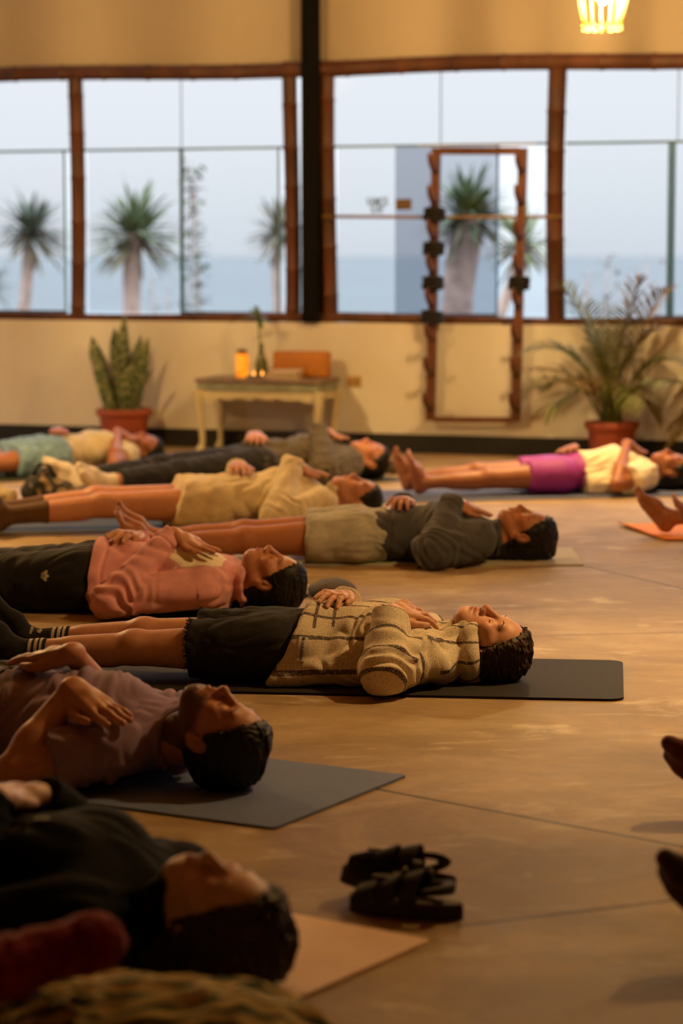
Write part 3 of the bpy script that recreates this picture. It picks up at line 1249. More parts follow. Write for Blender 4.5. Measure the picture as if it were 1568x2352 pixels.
def make_sock():
    """black sock with three pale bands below the cuff"""
    m, nt, b = new_mat('banded_sock')
    L = nt.links
    at = N(nt, 'ShaderNodeAttribute', attribute_name='cuff')
    r = nt.nodes.new('ShaderNodeValToRGB')
    r.color_ramp.interpolation = 'CONSTANT'
    mr = N(nt, 'ShaderNodeMapRange')
    mr.inputs[1].default_value, mr.inputs[2].default_value = -.10, 0
    L.new(at.outputs['Fac'], mr.inputs[0])
    L.new(mr.outputs[0], r.inputs['Fac'])
    k, w = (*lin((24, 24, 26)), 1), (*lin((205, 195, 180)), 1)
    e = r.color_ramp.elements
    stops = [(0, k), (.46, w), (.56, k), (.64, w), (.74, k), (.80, w), (.88, k)]
    while len(e) < len(stops):
        e.new(.5)
    for i, (p, c) in enumerate(stops):
        e[i].position, e[i].color = p, c
    L.new(r.outputs['Color'], b.inputs['Base Color'])
    b.inputs['Roughness'].default_value = .95
    return m


def make_floor():
    m, nt, b = new_mat('polished_concrete')
    L = nt.links
    tc = N(nt, 'ShaderNodeTexCoord')
    mp = N(nt, 'ShaderNodeMapping')
    mp.inputs['Rotation'].default_value = (0, 0, R(-8))
    mp.inputs['Scale'].default_value = (1.1, 1.25, 1)
    L.new(tc.outputs['Object'], mp.inputs['Vector'])
    big = N(nt, 'ShaderNodeTexNoise', i_Scale=1.3, i_Detail=6.0, i_Roughness=.62, i_Distortion=.8)
    L.new(mp.outputs['Vector'], big.inputs['Vector'])
    fine = N(nt, 'ShaderNodeTexNoise', i_Scale=11.0, i_Detail=9.0, i_Roughness=.75, i_Distortion=.8)
    L.new(mp.outputs['Vector'], fine.inputs['Vector'])
    r1 = ramp(nt, big.outputs['Fac'], [(.32, lin((136, 114, 86))), (.50, lin((162, 138, 106))), (.68, lin((184, 162, 130)))])
    r2 = ramp(nt, fine.outputs['Fac'], [(.34, (.78, .76, .74)), (.54, (1, 1, 1)), (.74, (1.0, 1.0, 1.0))])
    mx = N(nt, 'ShaderNodeMix', data_type='RGBA', blend_type='MULTIPLY')
    mx.inputs[0].default_value = .8
    L.new(r1.outputs['Color'], mx.inputs[6])
    L.new(r2.outputs['Color'], mx.inputs[7])
    # pale trowel scuffs
    mp2 = N(nt, 'ShaderNodeMapping')
    mp2.inputs['Rotation'].default_value = (0, 0, R(12))
    mp2.inputs['Scale'].default_value = (1.6, 3.4, 1)
    L.new(tc.outputs['Object'], mp2.inputs['Vector'])
    sc = N(nt, 'ShaderNodeTexNoise', i_Scale=1.6, i_Detail=7.0, i_Roughness=.66, i_Distortion=.6)
    L.new(mp2.outputs['Vector'], sc.inputs['Vector'])
    r3 = ramp(nt, sc.outputs['Fac'], [(.56, (0, 0, 0)), (.68, (.6, .6, .6))])
    mx2 = N(nt, 'ShaderNodeMix', data_type='RGBA')
    L.new(r3.outputs['Color'], mx2.inputs[0])
    L.new(mx.outputs[2], mx2.inputs[6])
    mx2.inputs[7].default_value = (*lin((214, 198, 168)), 1)
    col = mx2.outputs[2]
    # cut joints between the slabs
    sp = N(nt, 'ShaderNodeSeparateXYZ')
    L.new(tc.outputs['Object'], sp.inputs[0])

    def M(op, a, bb=None, clamp=False):
        n = N(nt, 'ShaderNodeMath', operation=op, use_clamp=clamp)
        for i, q in enumerate((a, bb)):
            if q is None:
                continue
            if isinstance(q, (int, float)):
                n.inputs[i].default_value = float(q)
            else:
                L.new(q, n.inputs[i])
        return n.outputs[0]
    tot = None
    for (p0, p1, w) in JOINTS:
        a, c = at_z(*p0), at_z(*p1)
        dx, dy = (c - a)[:2]
        ln = math.hypot(dx, dy)
        nx, ny = -dy / ln, dx / ln
        dist = M('ABSOLUTE', M('SUBTRACT', M('ADD', M('MULTIPLY', sp.outputs['X'], nx), M('MULTIPLY', sp.outputs['Y'], ny)), nx * a[0] + ny * a[1]))
        tpar = M('ADD', M('MULTIPLY', M('SUBTRACT', sp.outputs['X'], a[0]), dx / ln), M('MULTIPLY', M('SUBTRACT', sp.outputs['Y'], a[1]), dy / ln))
        g = M('MULTIPLY', M('LESS_THAN', dist, w), M('GREATER_THAN', tpar, 0.0))
        g = M('MULTIPLY', g, M('LESS_THAN', tpar, 4.0))
        tot = g if tot is None else M('MAXIMUM', tot, g)
    mx3 = N(nt, 'ShaderNodeMix', data_type='RGBA')
    L.new(tot, mx3.inputs[0])
    L.new(col, mx3.inputs[6])
    mx3.inputs[7].default_value = (*lin((70, 56, 38)), 1)
    L.new(mx3.outputs[2], b.inputs['Base Color'])
    rr = N(nt, 'ShaderNodeMapRange')
    rr.inputs[1].default_value, rr.inputs[2].default_value = .3, .7
    rr.inputs[3].default_value, rr.inputs[4].default_value = .50, .62
    L.new(fine.outputs['Fac'], rr.inputs[0])
    L.new(rr.outputs[0], b.inputs['Roughness'])
    b.inputs['Specular IOR Level'].default_value = .10
    bp = N(nt, 'ShaderNodeBump', i_Strength=.12, i_Distance=.004)
    L.new(fine.outputs['Fac'], bp.inputs['Height'])
    L.new(bp.outputs['Normal'], b.inputs['Normal'])
    return m


def make_glass(name, tint=(.90, .93, .95)):
    m, nt, b = new_mat(name)
    nt.nodes.remove(b)
    L = nt.links
    out = nt.nodes['Material Output']
    tr = N(nt, 'ShaderNodeBsdfTransparent')
    tr.inputs['Color'].default_value = (*tint, 1)
    gl = N(nt, 'ShaderNodeBsdfGlossy')
    gl.inputs['Roughness'].default_value = .02
    fr = N(nt, 'ShaderNodeFresnel')
    fr.inputs['IOR'].default_value = 1.35
    mx = N(nt, 'ShaderNodeMixShader')
    L.new(fr.outputs[0], mx.inputs[0])
    L.new(tr.outputs[0], mx.inputs[1])
    L.new(gl.outputs[0], mx.inputs[2])
    L.new(mx.outputs[0], out.inputs['Surface'])
    return m


def make_wall(name, base, stain, amount=.35):
    m, nt, b = new_mat(name)
    L = nt.links
    tc = N(nt, 'ShaderNodeTexCoord')
    n1 = N(nt, 'ShaderNodeTexNoise', i_Scale=1.6, i_Detail=5.0, i_Roughness=.55, i_Distortion=.4)
    L.new(tc.outputs['Object'], n1.inputs['Vector'])
    r = ramp(nt, n1.outputs['Fac'], [(.42, base), (.78, tuple(a * (1 - amount) + s * amount for a, s in zip(base, stain)))])
    L.new(r.outputs['Color'], b.inputs['Base Color'])
    b.inputs['Roughness'].default_value = .85
    n2 = N(nt, 'ShaderNodeTexNoise', i_Scale=14.0, i_Detail=4.0)
    L.new(tc.outputs['Object'], n2.inputs['Vector'])
    bp = N(nt, 'ShaderNodeBump', i_Strength=.25, i_Distance=.01)
    L.new(n2.outputs['Fac'], bp.inputs['Height'])
    L.new(bp.outputs['Normal'], b.inputs['Normal'])
    return m


JOINTS = [((1100, 1464.5), (1568, 1452), .004), ((1340, 1300), (1568, 1352), .007), ((640, 1770), (1568, 1945), .007), ((1046, 2128), (1568, 2065), .007)]
BAJA_P0, BAJA_P1 = .128, .180

skin_mat = make_skin()
hair_dark = make_hair('dark_hair', lin((16, 12, 11)), lin((40, 30, 24)))
hair_black = make_hair('black_hair', lin((9, 8, 8)), lin((24, 20, 18)))
hair_brown = make_hair('brown_hair', lin((26, 17, 12)), lin((66, 46, 32)))
hair_ombre = make_hair('ombre_hair', lin((34, 22, 15)), lin((92, 66, 42)), lin((178, 132, 70)))
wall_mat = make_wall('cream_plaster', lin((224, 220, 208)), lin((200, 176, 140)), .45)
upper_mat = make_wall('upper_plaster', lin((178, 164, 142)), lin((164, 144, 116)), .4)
room_mat = make_wall('room_plaster', lin((200, 176, 136)), lin((180, 150, 110)), .3)
ceil_mat = simple('ceiling_cane', lin((150, 112, 70)), .8, .2, 8, .2, 40)
floor_mat = make_floor()
black_mat = simple('black_paint', lin((28, 26, 24)), .55, .2, 10)
steel_mat = simple('black_steel', lin((13, 12, 11)), .75, .2, 20, spec=.1)
bamboo_mat = simple('brown_bamboo', lin((84, 48, 26)), .5, .45, 7, .25, 30, stretch=(1, 1, .25))
wood_mat = simple('rack_wood', lin((98, 56, 30)), .5, .25, 14, .1, 50)
bar_mat = simple('weathered_bar', lin((148, 118, 66)), .6, .2, 20)
glass_mat = make_glass('window_glass', (.865, .868, .875))
glass_tint = make_glass('tinted_pane', (.72, .735, .77))
edge_mat = simple('glass_edge', lin((52, 92, 84)), .35, .1, 10)
alu_mat = simple('grey_mullion', lin((64, 112, 168)), .4, .1, 10)
terracotta = simple('terracotta_pot', lin((158, 78, 56)), .65, .15, 12, .15, 60)
soil_mat = simple('soil', lin((52, 40, 30)), .95, .3, 40, .5, 80)

# ---------------------------------------------------------------- room shell
U0, U1 = -7.2, 12.0
SL = WU[1] / WU[0]
YL, YR = WA[1] + (-9 - WA[0]) * SL, WA[1] + (9 - WA[0]) * SL
foot = [(-9, -4), (9, -4), (9, YR), (-9, YL)]
fl = MB().prism(foot, -.05, 0)
structure(fl.build('floor', floor_mat))
b = MB().box((U0, 0, -.05), (U1, .24, .815))
structure(auto_smooth(b.build('wall_back', wall_mat, matrix=WALL_M)))
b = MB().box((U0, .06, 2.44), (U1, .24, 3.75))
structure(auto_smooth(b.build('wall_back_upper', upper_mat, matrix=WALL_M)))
b = MB().box((U0, -.014, 0), (U1, -.0005, .118))
structure(b.build('baseboard_back', black_mat, matrix=WALL_M))
b = MB().box((-9, -4.2, 0), (9, -4, 3.7))
structure(b.build('wall_front', room_mat))
b = MB().box((9, -4, 0), (9.2, YR, 3.7))
structure(b.build('wall_right', room_mat))
b = MB().box((-9.2, -4, 0), (-9, 12.8, 3.7)).box((-9.2, 16.6, 0), (-9, YL, 3.7)).box((-9.2, 12.8, 2.7), (-9, 16.6, 3.7))   # opening added out of view to let daylight onto the back wall's left
structure(b.build('wall_left', room_mat))
b = MB().prism([(-9.2, -4.2), (9.2, -4.2), (9.2, YR), (-9.2, YL)], 3.7, 3.8)
structure(b.build('ceiling', ceil_mat))


def bamboo(name, p, q, r, n=14, node=.28, seed=0):
    rs = random.Random(seed)
    p, q = np.array(p, float), np.array(q, float)
    L = np.linalg.norm(q - p)
    pts, rad = [], []
    t = rs.uniform(.05, node)
    ts = [(0, r), (L, r * .97)]
    while t < L - .02:
        ts += [(t - .012, r * .985), (t - .004, r * 1.09), (t + .006, r * 1.02), (t + .02, r * .97)]
        t += node * rs.uniform(.85, 1.15)
    ts.sort()
    d = (q - p) / L
    side = np.cross(d, (0, 1, 0))
    for a, rr in ts:
        pts.append(p + d * a + side * .012 * math.sin(a * 2.1 + seed))
        rad.append(rr)
    o = MB().tube(pts, rad, n).build(name, bamboo_mat, None, True, WALL_M)
    return structure(auto_smooth(o, 50))


def wu(px, py, off=0):
    return on_wall(px, py, off)[0]


OFFW = -.10      # the glass stands 10 cm behind the lower wall's face
ZS, ZT, ZM = .84, 2.36, 1.925
post_px = [(160, 192), (652, 686), (735, 772), (1257, 1300)]
posts = []
k = 1
for i, (a, c) in enumerate(post_px):
    u0, u1 = wu(a, 450, -.06), wu(c, 450, -.06)
    posts.append((u0, u1))
    bamboo('trim_%d' % k, ((u0 + u1) / 2, .06, .80), ((u0 + u1) / 2, .06, 2.46), (u1 - u0) / 2, seed=i + 3)
    k += 1
# beams over and under the windows
bamboo('trim_%d' % k, (U0, .035, 2.415), (wu(700, 150), .035, 2.415), .050, node=.34, seed=11); k += 1
bamboo('trim_%d' % k, (wu(728, 150), .035, 2.410), (U1, .035, 2.410), .052, node=.34, seed=12); k += 1
bamboo('trim_%d' % k, (U0, .045, .838), (wu(695, 720), .045, .838), .032, node=.34, seed=13); k += 1
bamboo('trim_%d' % k, (wu(732, 720), .045, .838), (U1, .045, .838), .034, node=.34, seed=14); k += 1
# black steel column between the two bays
ca, cb = wu(692, 450, 0.03), wu(733, 450, 0.03)
b = MB().box((ca, -.035, .815), (cb, -.025, 3.7)).box((ca, .085, .815), (cb, .095, 3.7)).box(((ca + cb) / 2 - .035, -.025, .815), ((ca + cb) / 2 + .035, .085, 3.7))
structure(b.build('trim_%d' % k, steel_mat, matrix=WALL_M)); k += 1


def pane(name, parent, u0, u1, z0, z1, y, mat, th=.008):
    return MB().box((u0, y, z0), (u1, y + th, z1)).build(name, mat, parent, matrix=WALL_M)


def rail(name, parent, u0, u1, z0, z1, y0, y1, mat):
    return MB().box((u0, y0, z0), (u1, y1, z1)).build(name, mat, parent, matrix=WALL_M)


def window(n):
    o = empty('window_%d' % n, matrix=WALL_M)
    return structure(o)


bpy.context.view_layer.update()


def fix(o, parent):
    """keep the wall frame as the child's own frame"""
    o.parent = parent
    o.matrix_parent_inverse = Matrix.Identity(4)
    o.matrix_basis = Matrix.Identity(4)
    return o


def bay(n, ua, ub, lower, upper, zs=ZS + .03, zt=ZT + .02, gaps=True):
    w = window(n)
    for (a, c, m) in upper:
        fix(pane('pane', None, a, c, ZM + .006, zt, .100, m), w)
    for (a, c, m, y) in lower:
        fix(pane('pane', None, a, c, zs, ZM - .006, y, m), w)
    fix(rail('glazing_bar', None, ua, ub, ZM - .007, ZM + .007, .092, .118, edge_mat), w)
    return w


g = glass_mat
off = -.10
p = lambda px, py=520: wu(px, py, off)
w1 = bay(1, U0, p(161), [(U0, p(150), g, .10)], [(U0, p(161), g)])
fix(rail('glazing_bar', None, p(148), p(151), ZS, ZM, .094, .112, edge_mat), w1)
fix(rail('track', None, U0, p(150), ZS, ZS + .036, .094, .115, black_mat), w1)
w2 = bay(2, p(190), p(654), [(p(203), p(416), g, .10), (p(418), p(640), g, .112)], [(p(190), p(416), g), (p(419), p(654), g)])
fix(rail('glazing_bar', None, p(413.5), p(419.5), ZS, ZM, .096, .122, edge_mat), w2)
fix(rail('glazing_bar', None, p(417), p(418.6), ZM, ZT + .02, .098, .110, alu_mat), w2)
fix(rail('glazing_bar', None, p(638), p(641), ZS, ZM, .100, .122, edge_mat), w2)
fix(rail('track', None, p(418), p(645), ZS, ZS + .036, .100, .122, black_mat), w2)
w3 = bay(3, p(770), p(1260), [(p(776), p(1000), g, .10), (p(905), p(1140), glass_tint, .118)], [(p(770), p(1009), g), (p(1012), p(1260), g)])
fix(rail('glazing_bar', None, p(1009.6), p(1011.4), ZM, ZT + .02, .098, .110, alu_mat), w3)
fix(rail('glazing_bar', None, p(1138), p(1142), ZS, ZM, .112, .132, alu_mat), w3)
fix(rail('track', None, p(905), p(1140), ZS, ZS + .036, .106, .130, black_mat), w3)
pl = MB().box((p(909), .092, on_wall(909, 482, off)[1]), (p(945), .0995, on_wall(909, 457, off)[1]), .003).build('plaque', simple('brown_plaque', lin((96, 74, 48)), .6), None, matrix=WALL_M)
fix(pl, w3)
w4 = bay(4, p(1298), U1, [(p(1298), p(1532), g, .10), (p(1548), U1, g, .112)], [(p(1298), p(1552), g), (p(1555), U1, g)])
fix(rail('glazing_bar', None, p(1532), p(1548), ZS, ZM, .094, .122, alu_mat), w4)
fix(rail('glazing_bar', None, p(1552), p(1554), ZM, ZT + .02, .098, .110, alu_mat), w4)
fix(rail('track', None, p(1500), U1, ZS, ZS + .036, .100, .122, black_mat), w4)
# words on the pane, two short lines
txt_mat = simple('dark_lettering', lin((62, 76, 78)), .6)
for line, py, sz in (('VAMOS', 464, .066), ('SURF', 482, .060)):
    V2, F2 = text_poly(line, sz, True)
    uu, zz = on_wall(866, py, off)
    o = mesh_np('lettering', np.array([(uu + a * .66, .0975, zz + c * 1.12) for a, c in V2]), F2, txt_mat, None, False)
    fix(o, w3)
# thin bar tied across the third bay
ua, za = on_wall(738, 497, .01)
ub, zb = on_wall(1292, 498, .01)
cb_ = MB().tube([(ua, -.001, za), ((ua + ub) / 2, -.001, (za + zb) / 2 - .004), (ub, -.001, zb)], .0105, 8).build('wooden_rod', bar_mat, None, True, WALL_M)
tag(cb_, 'thin wooden rod fixed across the window posts behind the peg rack', 'rod')
# ---------------------------------------------------------------- things along the window wall
def wl(px, py, off):
    u, z = on_wall(px, py, off)
    return np.array([u, -off, z])


def wall_empty(name):
    return empty(name, matrix=WALL_M)


# --- peg rack hung in front of the window
rk = wall_empty('peg_rack')
tag(rk, 'tall brown wooden rack with upturned pegs hung in front of the window', 'rack')
RO = .07
tl, tr, bl, br = wl(1002, 340, RO), wl(1201, 340, RO), wl(988, 966, RO), wl(1184, 968, RO)
for a, c, nm in ((tl, bl, 'rail'), (tr, br, 'rail')):
    d = unit(c - a)
    o = MB()
    h = .026
    V = []
    for q in (a, c):
        V += [q + np.array([x, y, 0]) for x, y in ((-h, -.020), (h, -.020), (h, .020), (-h, .020))]
    o.add(V, [(0, 1, 2, 3), (7, 6, 5, 4)] + [(i, i + 4, (i + 1) % 4 + 4, (i + 1) % 4) for i in range(4)])
    auto_smooth(fix(o.build('side_rail', wood_mat, None), rk))
for a, c, h0, h1 in ((tl, tr, -.040, .004), (bl, br, -.008, .024)):
    o = MB()
    V = []
    for q in (a + np.array([.025, 0, 0]), c - np.array([.025, 0, 0])):
        V += [q + np.array([0, y, z]) for y, z in ((-.018, h0), (.018, h0), (.018, h1), (-.018, h1))]
    o.add(V, [(0, 1, 2, 3), (7, 6, 5, 4)] + [(i, i + 4, (i + 1) % 4 + 4, (i + 1) % 4) for i in range(4)])
    auto_smooth(fix(o.build('crossbar', wood_mat, None), rk))
pegs = []
for side, (a, c) in enumerate(((tl, bl), (tr, br))):
    for i in range(8):
        t = (.085, .20, .325, .45, .575, .70, .825, .955)[i]
        q = a + (c - a) * t
        pts = [q + np.array([0, -.012, 0]), q + np.array([0, -.075, .022]), q + np.array([.002, -.135, .062]), q + np.array([.004, -.165, .105])]
        o = MB().tube(pts, [.019, .018, .016, .010], 10).build('peg', wood_mat, None, True)
        fix(o, rk)
        pegs.append(pts)
sh = MB()
ua, za = on_wall(962, 334, .06)
uc, zc = on_wall(1232, 333, .06)
shf = sh.box((ua, -.10, za - .006), (uc, -.03, za + .004)).build('top_shelf', simple('pale_shelf_edge', lin((150, 146, 106)), .5), None)
fix(shf, rk)
# dark straps looped over the pegs
strap_mat = simple('dark_strap', lin((20, 17, 17)), .7, .3, 30, .3, 90)
straps = [(0, 1, 492, 'upper'), (0, 2, 566, ''), (0, 3, 645, ''), (0, 4, 722, ''), (1, 4, 648, '')]
strap_lab = ['dark strap coiled on the left rail of the peg rack, by the wooden rod',
             'dark strap coiled on the left side of the peg rack, second from the top',
             'dark strap coiled on the left side of the peg rack, third from the top',
             'dark strap bundle on the left rail of the peg rack, over the sill',
             'dark strap coiled on the right rail of the peg rack']
for i, (side, _, py, _) in enumerate(straps):
    a, c = ((tl, bl), (tr, br))[side]
    t = (.262, .388, .513, .638, .513)[i]
    q = a + (c - a) * t
    o = MB()
    rs = random.Random(i)
    n = 4 if i != 3 else 5
    for k in range(n):
        zz = q[2] + .036 + (k - (n - 1) / 2) * (.0185 if i != 3 else .0140)
        rr = .056 + rs.uniform(-.001, .003)
        pts = [(q[0] + 1.05 * rr * math.cos(th), q[1] + rr * .92 * math.sin(th) - .007, zz + .007 * math.sin(th + k)) for th in np.linspace(0, 2 * math.pi, 20, endpoint=False)]
        o.tube(pts, .0120, 8, closed=True)
    ob = o.build('strap', strap_mat, None, True, WALL_M)
    tag(ob, strap_lab[i], 'strap', 'dark straps on the peg rack')

# --- wall socket
so = wall_empty('wall_socket')
tag(so, 'small square wall socket in the cream wall beside the low table', 'socket')
u0, z0 = on_wall(797, 888, 0)
u1, z1 = on_wall(829, 864, 0)
fix(MB().box((u0, -.012, z0), (u1, -.0005, z1), .004).build('face_plate', simple('ivory_plate', lin((176, 142, 84)), .5), None), so)
for du in (.3, .7):
    fix(MB().box((u0 + (u1 - u0) * du - .006, -.0145, z0 + .022), (u0 + (u1 - u0) * du + .006, -.0122, z1 - .022)).build('socket_slot', black_mat, None), so)

# --- low carved table
tb = wall_empty('side_table')
tag(tb, 'low weathered green and cream carved table against the window wall', 'table')
tgreen = simple('weathered_green_paint', lin((138, 142, 122)), .6, .3, 14, .2, 50)
tcream = simple('cream_paint', lin((196, 184, 146)), .6, .15, 14, .15, 50)
ttop = simple('worn_table_top', lin((126, 106, 90)), .6, .3, 9)
FO, BO = .40, .05
ul, ur = on_wall(462, 880, FO)[0], on_wall(728, 880, FO)[0]
zt = on_wall(600, 871, FO + .02)[1]
hh = zt
o = MB().box((ul - .032, -FO - .04, zt - .028), (ur + .032, -BO + .01, zt), .008)
fix(auto_smooth(o.build('table_top', ttop, None)), tb)
o = MB().box((ul - .022, -FO - .025, zt - .075), (ur + .022, -BO - .01, zt - .0285), .006)
fix(auto_smooth(o.build('moulding', tgreen, None)), tb)
# scalloped apron, front and sides
n = 44
V, F = [], []
for i in range(n + 1):
    t = i / n
    x = ul + (ur - ul) * t
    dip = .030 + .018 * abs(math.sin(t * math.pi * 6)) + .022 * (abs(t - .5) * 2) ** 3
    for y in (-FO - .012, -FO + .010):
        V += [(x, y, zt - .075), (x, y, zt - .085 - dip)]
for i in range(n):
    b0, b1 = i * 4, i * 4 + 4
    F += [(b0, b0 + 1, b1 + 1, b1), (b0 + 2, b1 + 2, b1 + 3, b0 + 3), (b0 + 1, b0 + 3, b1 + 3, b1 + 1)]
o = MB().add(V, F)
for x in (ul, ur):
    o.box((x - .01, -FO, zt - .125), (x + .01, -BO - .02, zt - .075))
fix(auto_smooth(o.build('apron', tcream, None)), tb)
for x, sx in ((ul, -1), (ur, 1)):
    for y, sy in ((-FO, -1), (-BO - .03, 1)):
        H_ = zt - .075
        prof = [(0, .030, 1.0), (.02, .032, .95), (.10, .027, .72), (.20, .020, .30), (.32, .016, .05), (H_ * .86, .017, .15), (H_ * .93, .022, .45), (H_ * .975, .027, .60), (H_, .022, .62)]
        pts = [(x + sx * (.030 * (g - .25)), y + sy * (.022 * (g - .25)), max(.0, H_ - d)) for d, r, g in prof]
        o = MB().tube(pts, [r * 1.1 for d, r, g in prof], 12)
        fix(o.build('leg', tcream, None, True), tb)


def on_table(px, off):
    return on_wall(px, 860, off)[0], -off, zt


# things on the table
def wall_mesh(mb, name, mat, smooth=True):
    return mb.build(name, mat, None, smooth, WALL_M)


amber_glow = emit('candle_flame', (1.0, .42, .08), 3.2)
amber_glass = simple('amber_glass', lin((206, 132, 44)), .3, .1, 10)
x, y, z = on_table(556, .27)
cd = wall_empty('candle_jar')
tag(cd, 'tall amber glass candle jar glowing on the low table', 'candle')
fix(MB().lathe([(.040, .001), (.043, .02), (.043, .13), (.036, .150), (.030, .152), (.030, .145)], (x, y, z), 24).build('jar', None, None, True), cd)
jar = cd.children[0]
jm, jnt, jb = new_mat('lit_amber_jar')
tcn = N(jnt, 'ShaderNodeTexCoord')
jn = N(jnt, 'ShaderNodeTexNoise', i_Scale=20.0)
jnt.links.new(tcn.outputs['Object'], jn.inputs['Vector'])
jr = ramp(jnt, jn.outputs['Fac'], [(.3, lin((220, 120, 20))), (.7, lin((255, 170, 40)))])
jnt.links.new(jr.outputs['Color'], jb.inputs['Base Color'])
jnt.links.new(jr.outputs['Color'], jb.inputs['Emission Color'])
jb.inputs['Emission Strength'].default_value = .75
jar.data.materials.clear()
jar.data.materials.append(jm)
fix(MB().lathe([(.020, .0), (.032, .004), (.031, .022), (.012, .028)], (x, y, z + .1525), 20).build('lid', simple('brown_lid', lin((120, 84, 40)), .5, .1, 20), None, True), cd)
silver = simple('grey_dish', lin((120, 112, 98)), .4, .2, 20)
wax = simple('pale_wax', lin((222, 196, 150)), .5, .1, 10)
for i, (px, of, lit) in enumerate(((583, .33, True), (602, .29, True), (572, .38, False))):
    x, y, z = on_table(px, of)
    t = wall_empty('tealight')
    tag(t, ['lit tealight between the amber candle jar and the vase', 'lit tealight right at the foot of the green vase', 'unlit tealight at the front of the amber candle jar'][i], 'candle', 'tealights on the low table')
    fix(MB().lathe([(.019, .0008), (.020, .003), (.020, .020), (.018, .020), (.018, .016)], (x, y, z), 20).build('cup', silver, None, True), t)
    fix(MB().lathe([(.0172, .003), (.0172, .0165)], (x, y, z), 18).build('wax', wax, None, True), t)
    if lit:
        fix(MB().lathe([(.004, .0), (.008, .008), (.004, .022), (.0006, .032)], (x, y, z + .0165), 10).build('flame', amber_glow, None, True), t)
# vase with a green stem
x, y, z = on_table(600, .20)
vs = wall_empty('vase')
tag(vs, 'slender dark green glass vase holding a leafy stem on the low table', 'vase')
fix(MB().lathe([(.036, .001), (.040, .01), (.040, .09), (.026, .13), (.016, .16), (.014, .20), (.017, .215), (.013, .215)], (x, y, z), 24).build('bottle', simple('green_glass', lin((92, 92, 50)), .2, .15, 10), None, True), vs)
leaf_g = simple('leaf_green', lin((92, 118, 62)), .55, .3, 18)
stem = MB().tube([(x, y, z + .05), (x - .006, y, z + .22), (x - .016, y - .01, z + .34), (x - .03, y - .02, z + .40)], [.006, .006, .005, .003], 8)
fix(stem.build('stem', leaf_g, None, True), vs)


def leaf_blade(mb, base, tip, w, droop=.0, up=(0, 0, 1), seg=6, fold=.25):
    base, tip = np.array(base, float), np.array(tip, float)
    d = tip - base
    L = np.linalg.norm(d)
    s = np.cross(d / L, up)
    if np.linalg.norm(s) < 1e-3:
        s = np.array([1.0, 0, 0])
    s = s / np.linalg.norm(s)
    nn = np.cross(s, d / L)
    V, F = [], []
    for i in range(seg + 1):
        t = i / seg
        c = base + d * t - np.array([0, 0, droop * L * t * t]) + np.array([0, 0, droop * L * t * .5])
        ww = w * (math.sin(math.pi * min(1, .12 + t * .88)) ** .7 if i < seg else .02)
        V += [c - s * ww + nn * fold * ww, c, c + s * ww + nn * fold * ww]
    for i in range(seg):
        for k in range(2):
            F.append((i * 3 + k, i * 3 + k + 1, i * 3 + k + 4, i * 3 + k + 3))
    mb.add(V, F)


lv = MB()
for i, (dx, dy, dz, w) in enumerate(((-.10, -.02, .03, .02), (-.20, -.05, -.02, .02), (.08, -.03, .01, .02), (.11, .02, -.03, .022), (-.02, .03, .10, .018), (.05, -.04, -.06, .02), (.03, 0, .07, .016), (-.07, .03, .08, .016))):
    leaf_blade(lv, (x - .022, y - .015, z + .36 + .01 * (i % 3)), (x - .022 + dx, y - .015 + dy, z + .37 + dz), w, .25)
fix(lv.build('leaves', leaf_g, None, True), vs)
# leather box
ua, ub = on_wall(629, 830, .16)[0], on_wall(757, 830, .16)[0]
zb = on_wall(690, 806, .16)[1]
o = MB().box((ua, -.20, zt + .001), (ub, -.11, zb), .022)
bx = wall_mesh(o, 'leather_case', simple('tan_leather', lin((182, 116, 44)), .55, .15, 14, .2, 60))
auto_smooth(bx)
tag(bx, 'rounded orange-brown leather case standing upright on the low table', 'case')
ua, ub = on_wall(616, 850, .31)[0], on_wall(690, 850, .31)[0]
o = MB()
for k in range(3):
    V = [(ua + .004 * k, -.38 + .005 * k, zt + .001 + .016 * k), (ub - .005 * k, -.37, zt + .001 + .016 * k), (ub - .006, -.25, zt + .004 + .022 * k), (ua + .02, -.24, zt + .004 + .020 * k)]
    V2 = [(a, c, e + .012) for a, c, e in V]
    o.add(V + V2, [(3, 2, 1, 0), (4, 5, 6, 7), (0, 1, 5, 4), (1, 2, 6, 5), (2, 3, 7, 6), (3, 0, 4, 7)])
fc = wall_mesh(o, 'folded_cloth', cloth('linen', (206, 184, 150)), False)
tag(fc, 'folded pale linen cloth lying before the leather case on the low table', 'cloth')

# --- potted plants
pot_prof = lambda r, h: [(r * .74, 0), (r * .78, .01), (r * .93, h * .80), (r * .94, h * .82), (r * 1.03, h * .83), (r * 1.05, h * .86), (r * 1.05, h * .97), (r * 1.02, h), (r * .93, h), (r * .91, h * .90)]


def pot(root, c, r, h, saucer=True):
    o = MB().lathe(pot_prof(r, h), c, 40).build('pot', terracotta, root, True)
    auto_smooth(o, 35)
    MB().lathe([(r * .90, 0), (r * .88, .004)], (c[0], c[1], c[2] + h * .90), 28).build('soil', soil_mat, root, True)


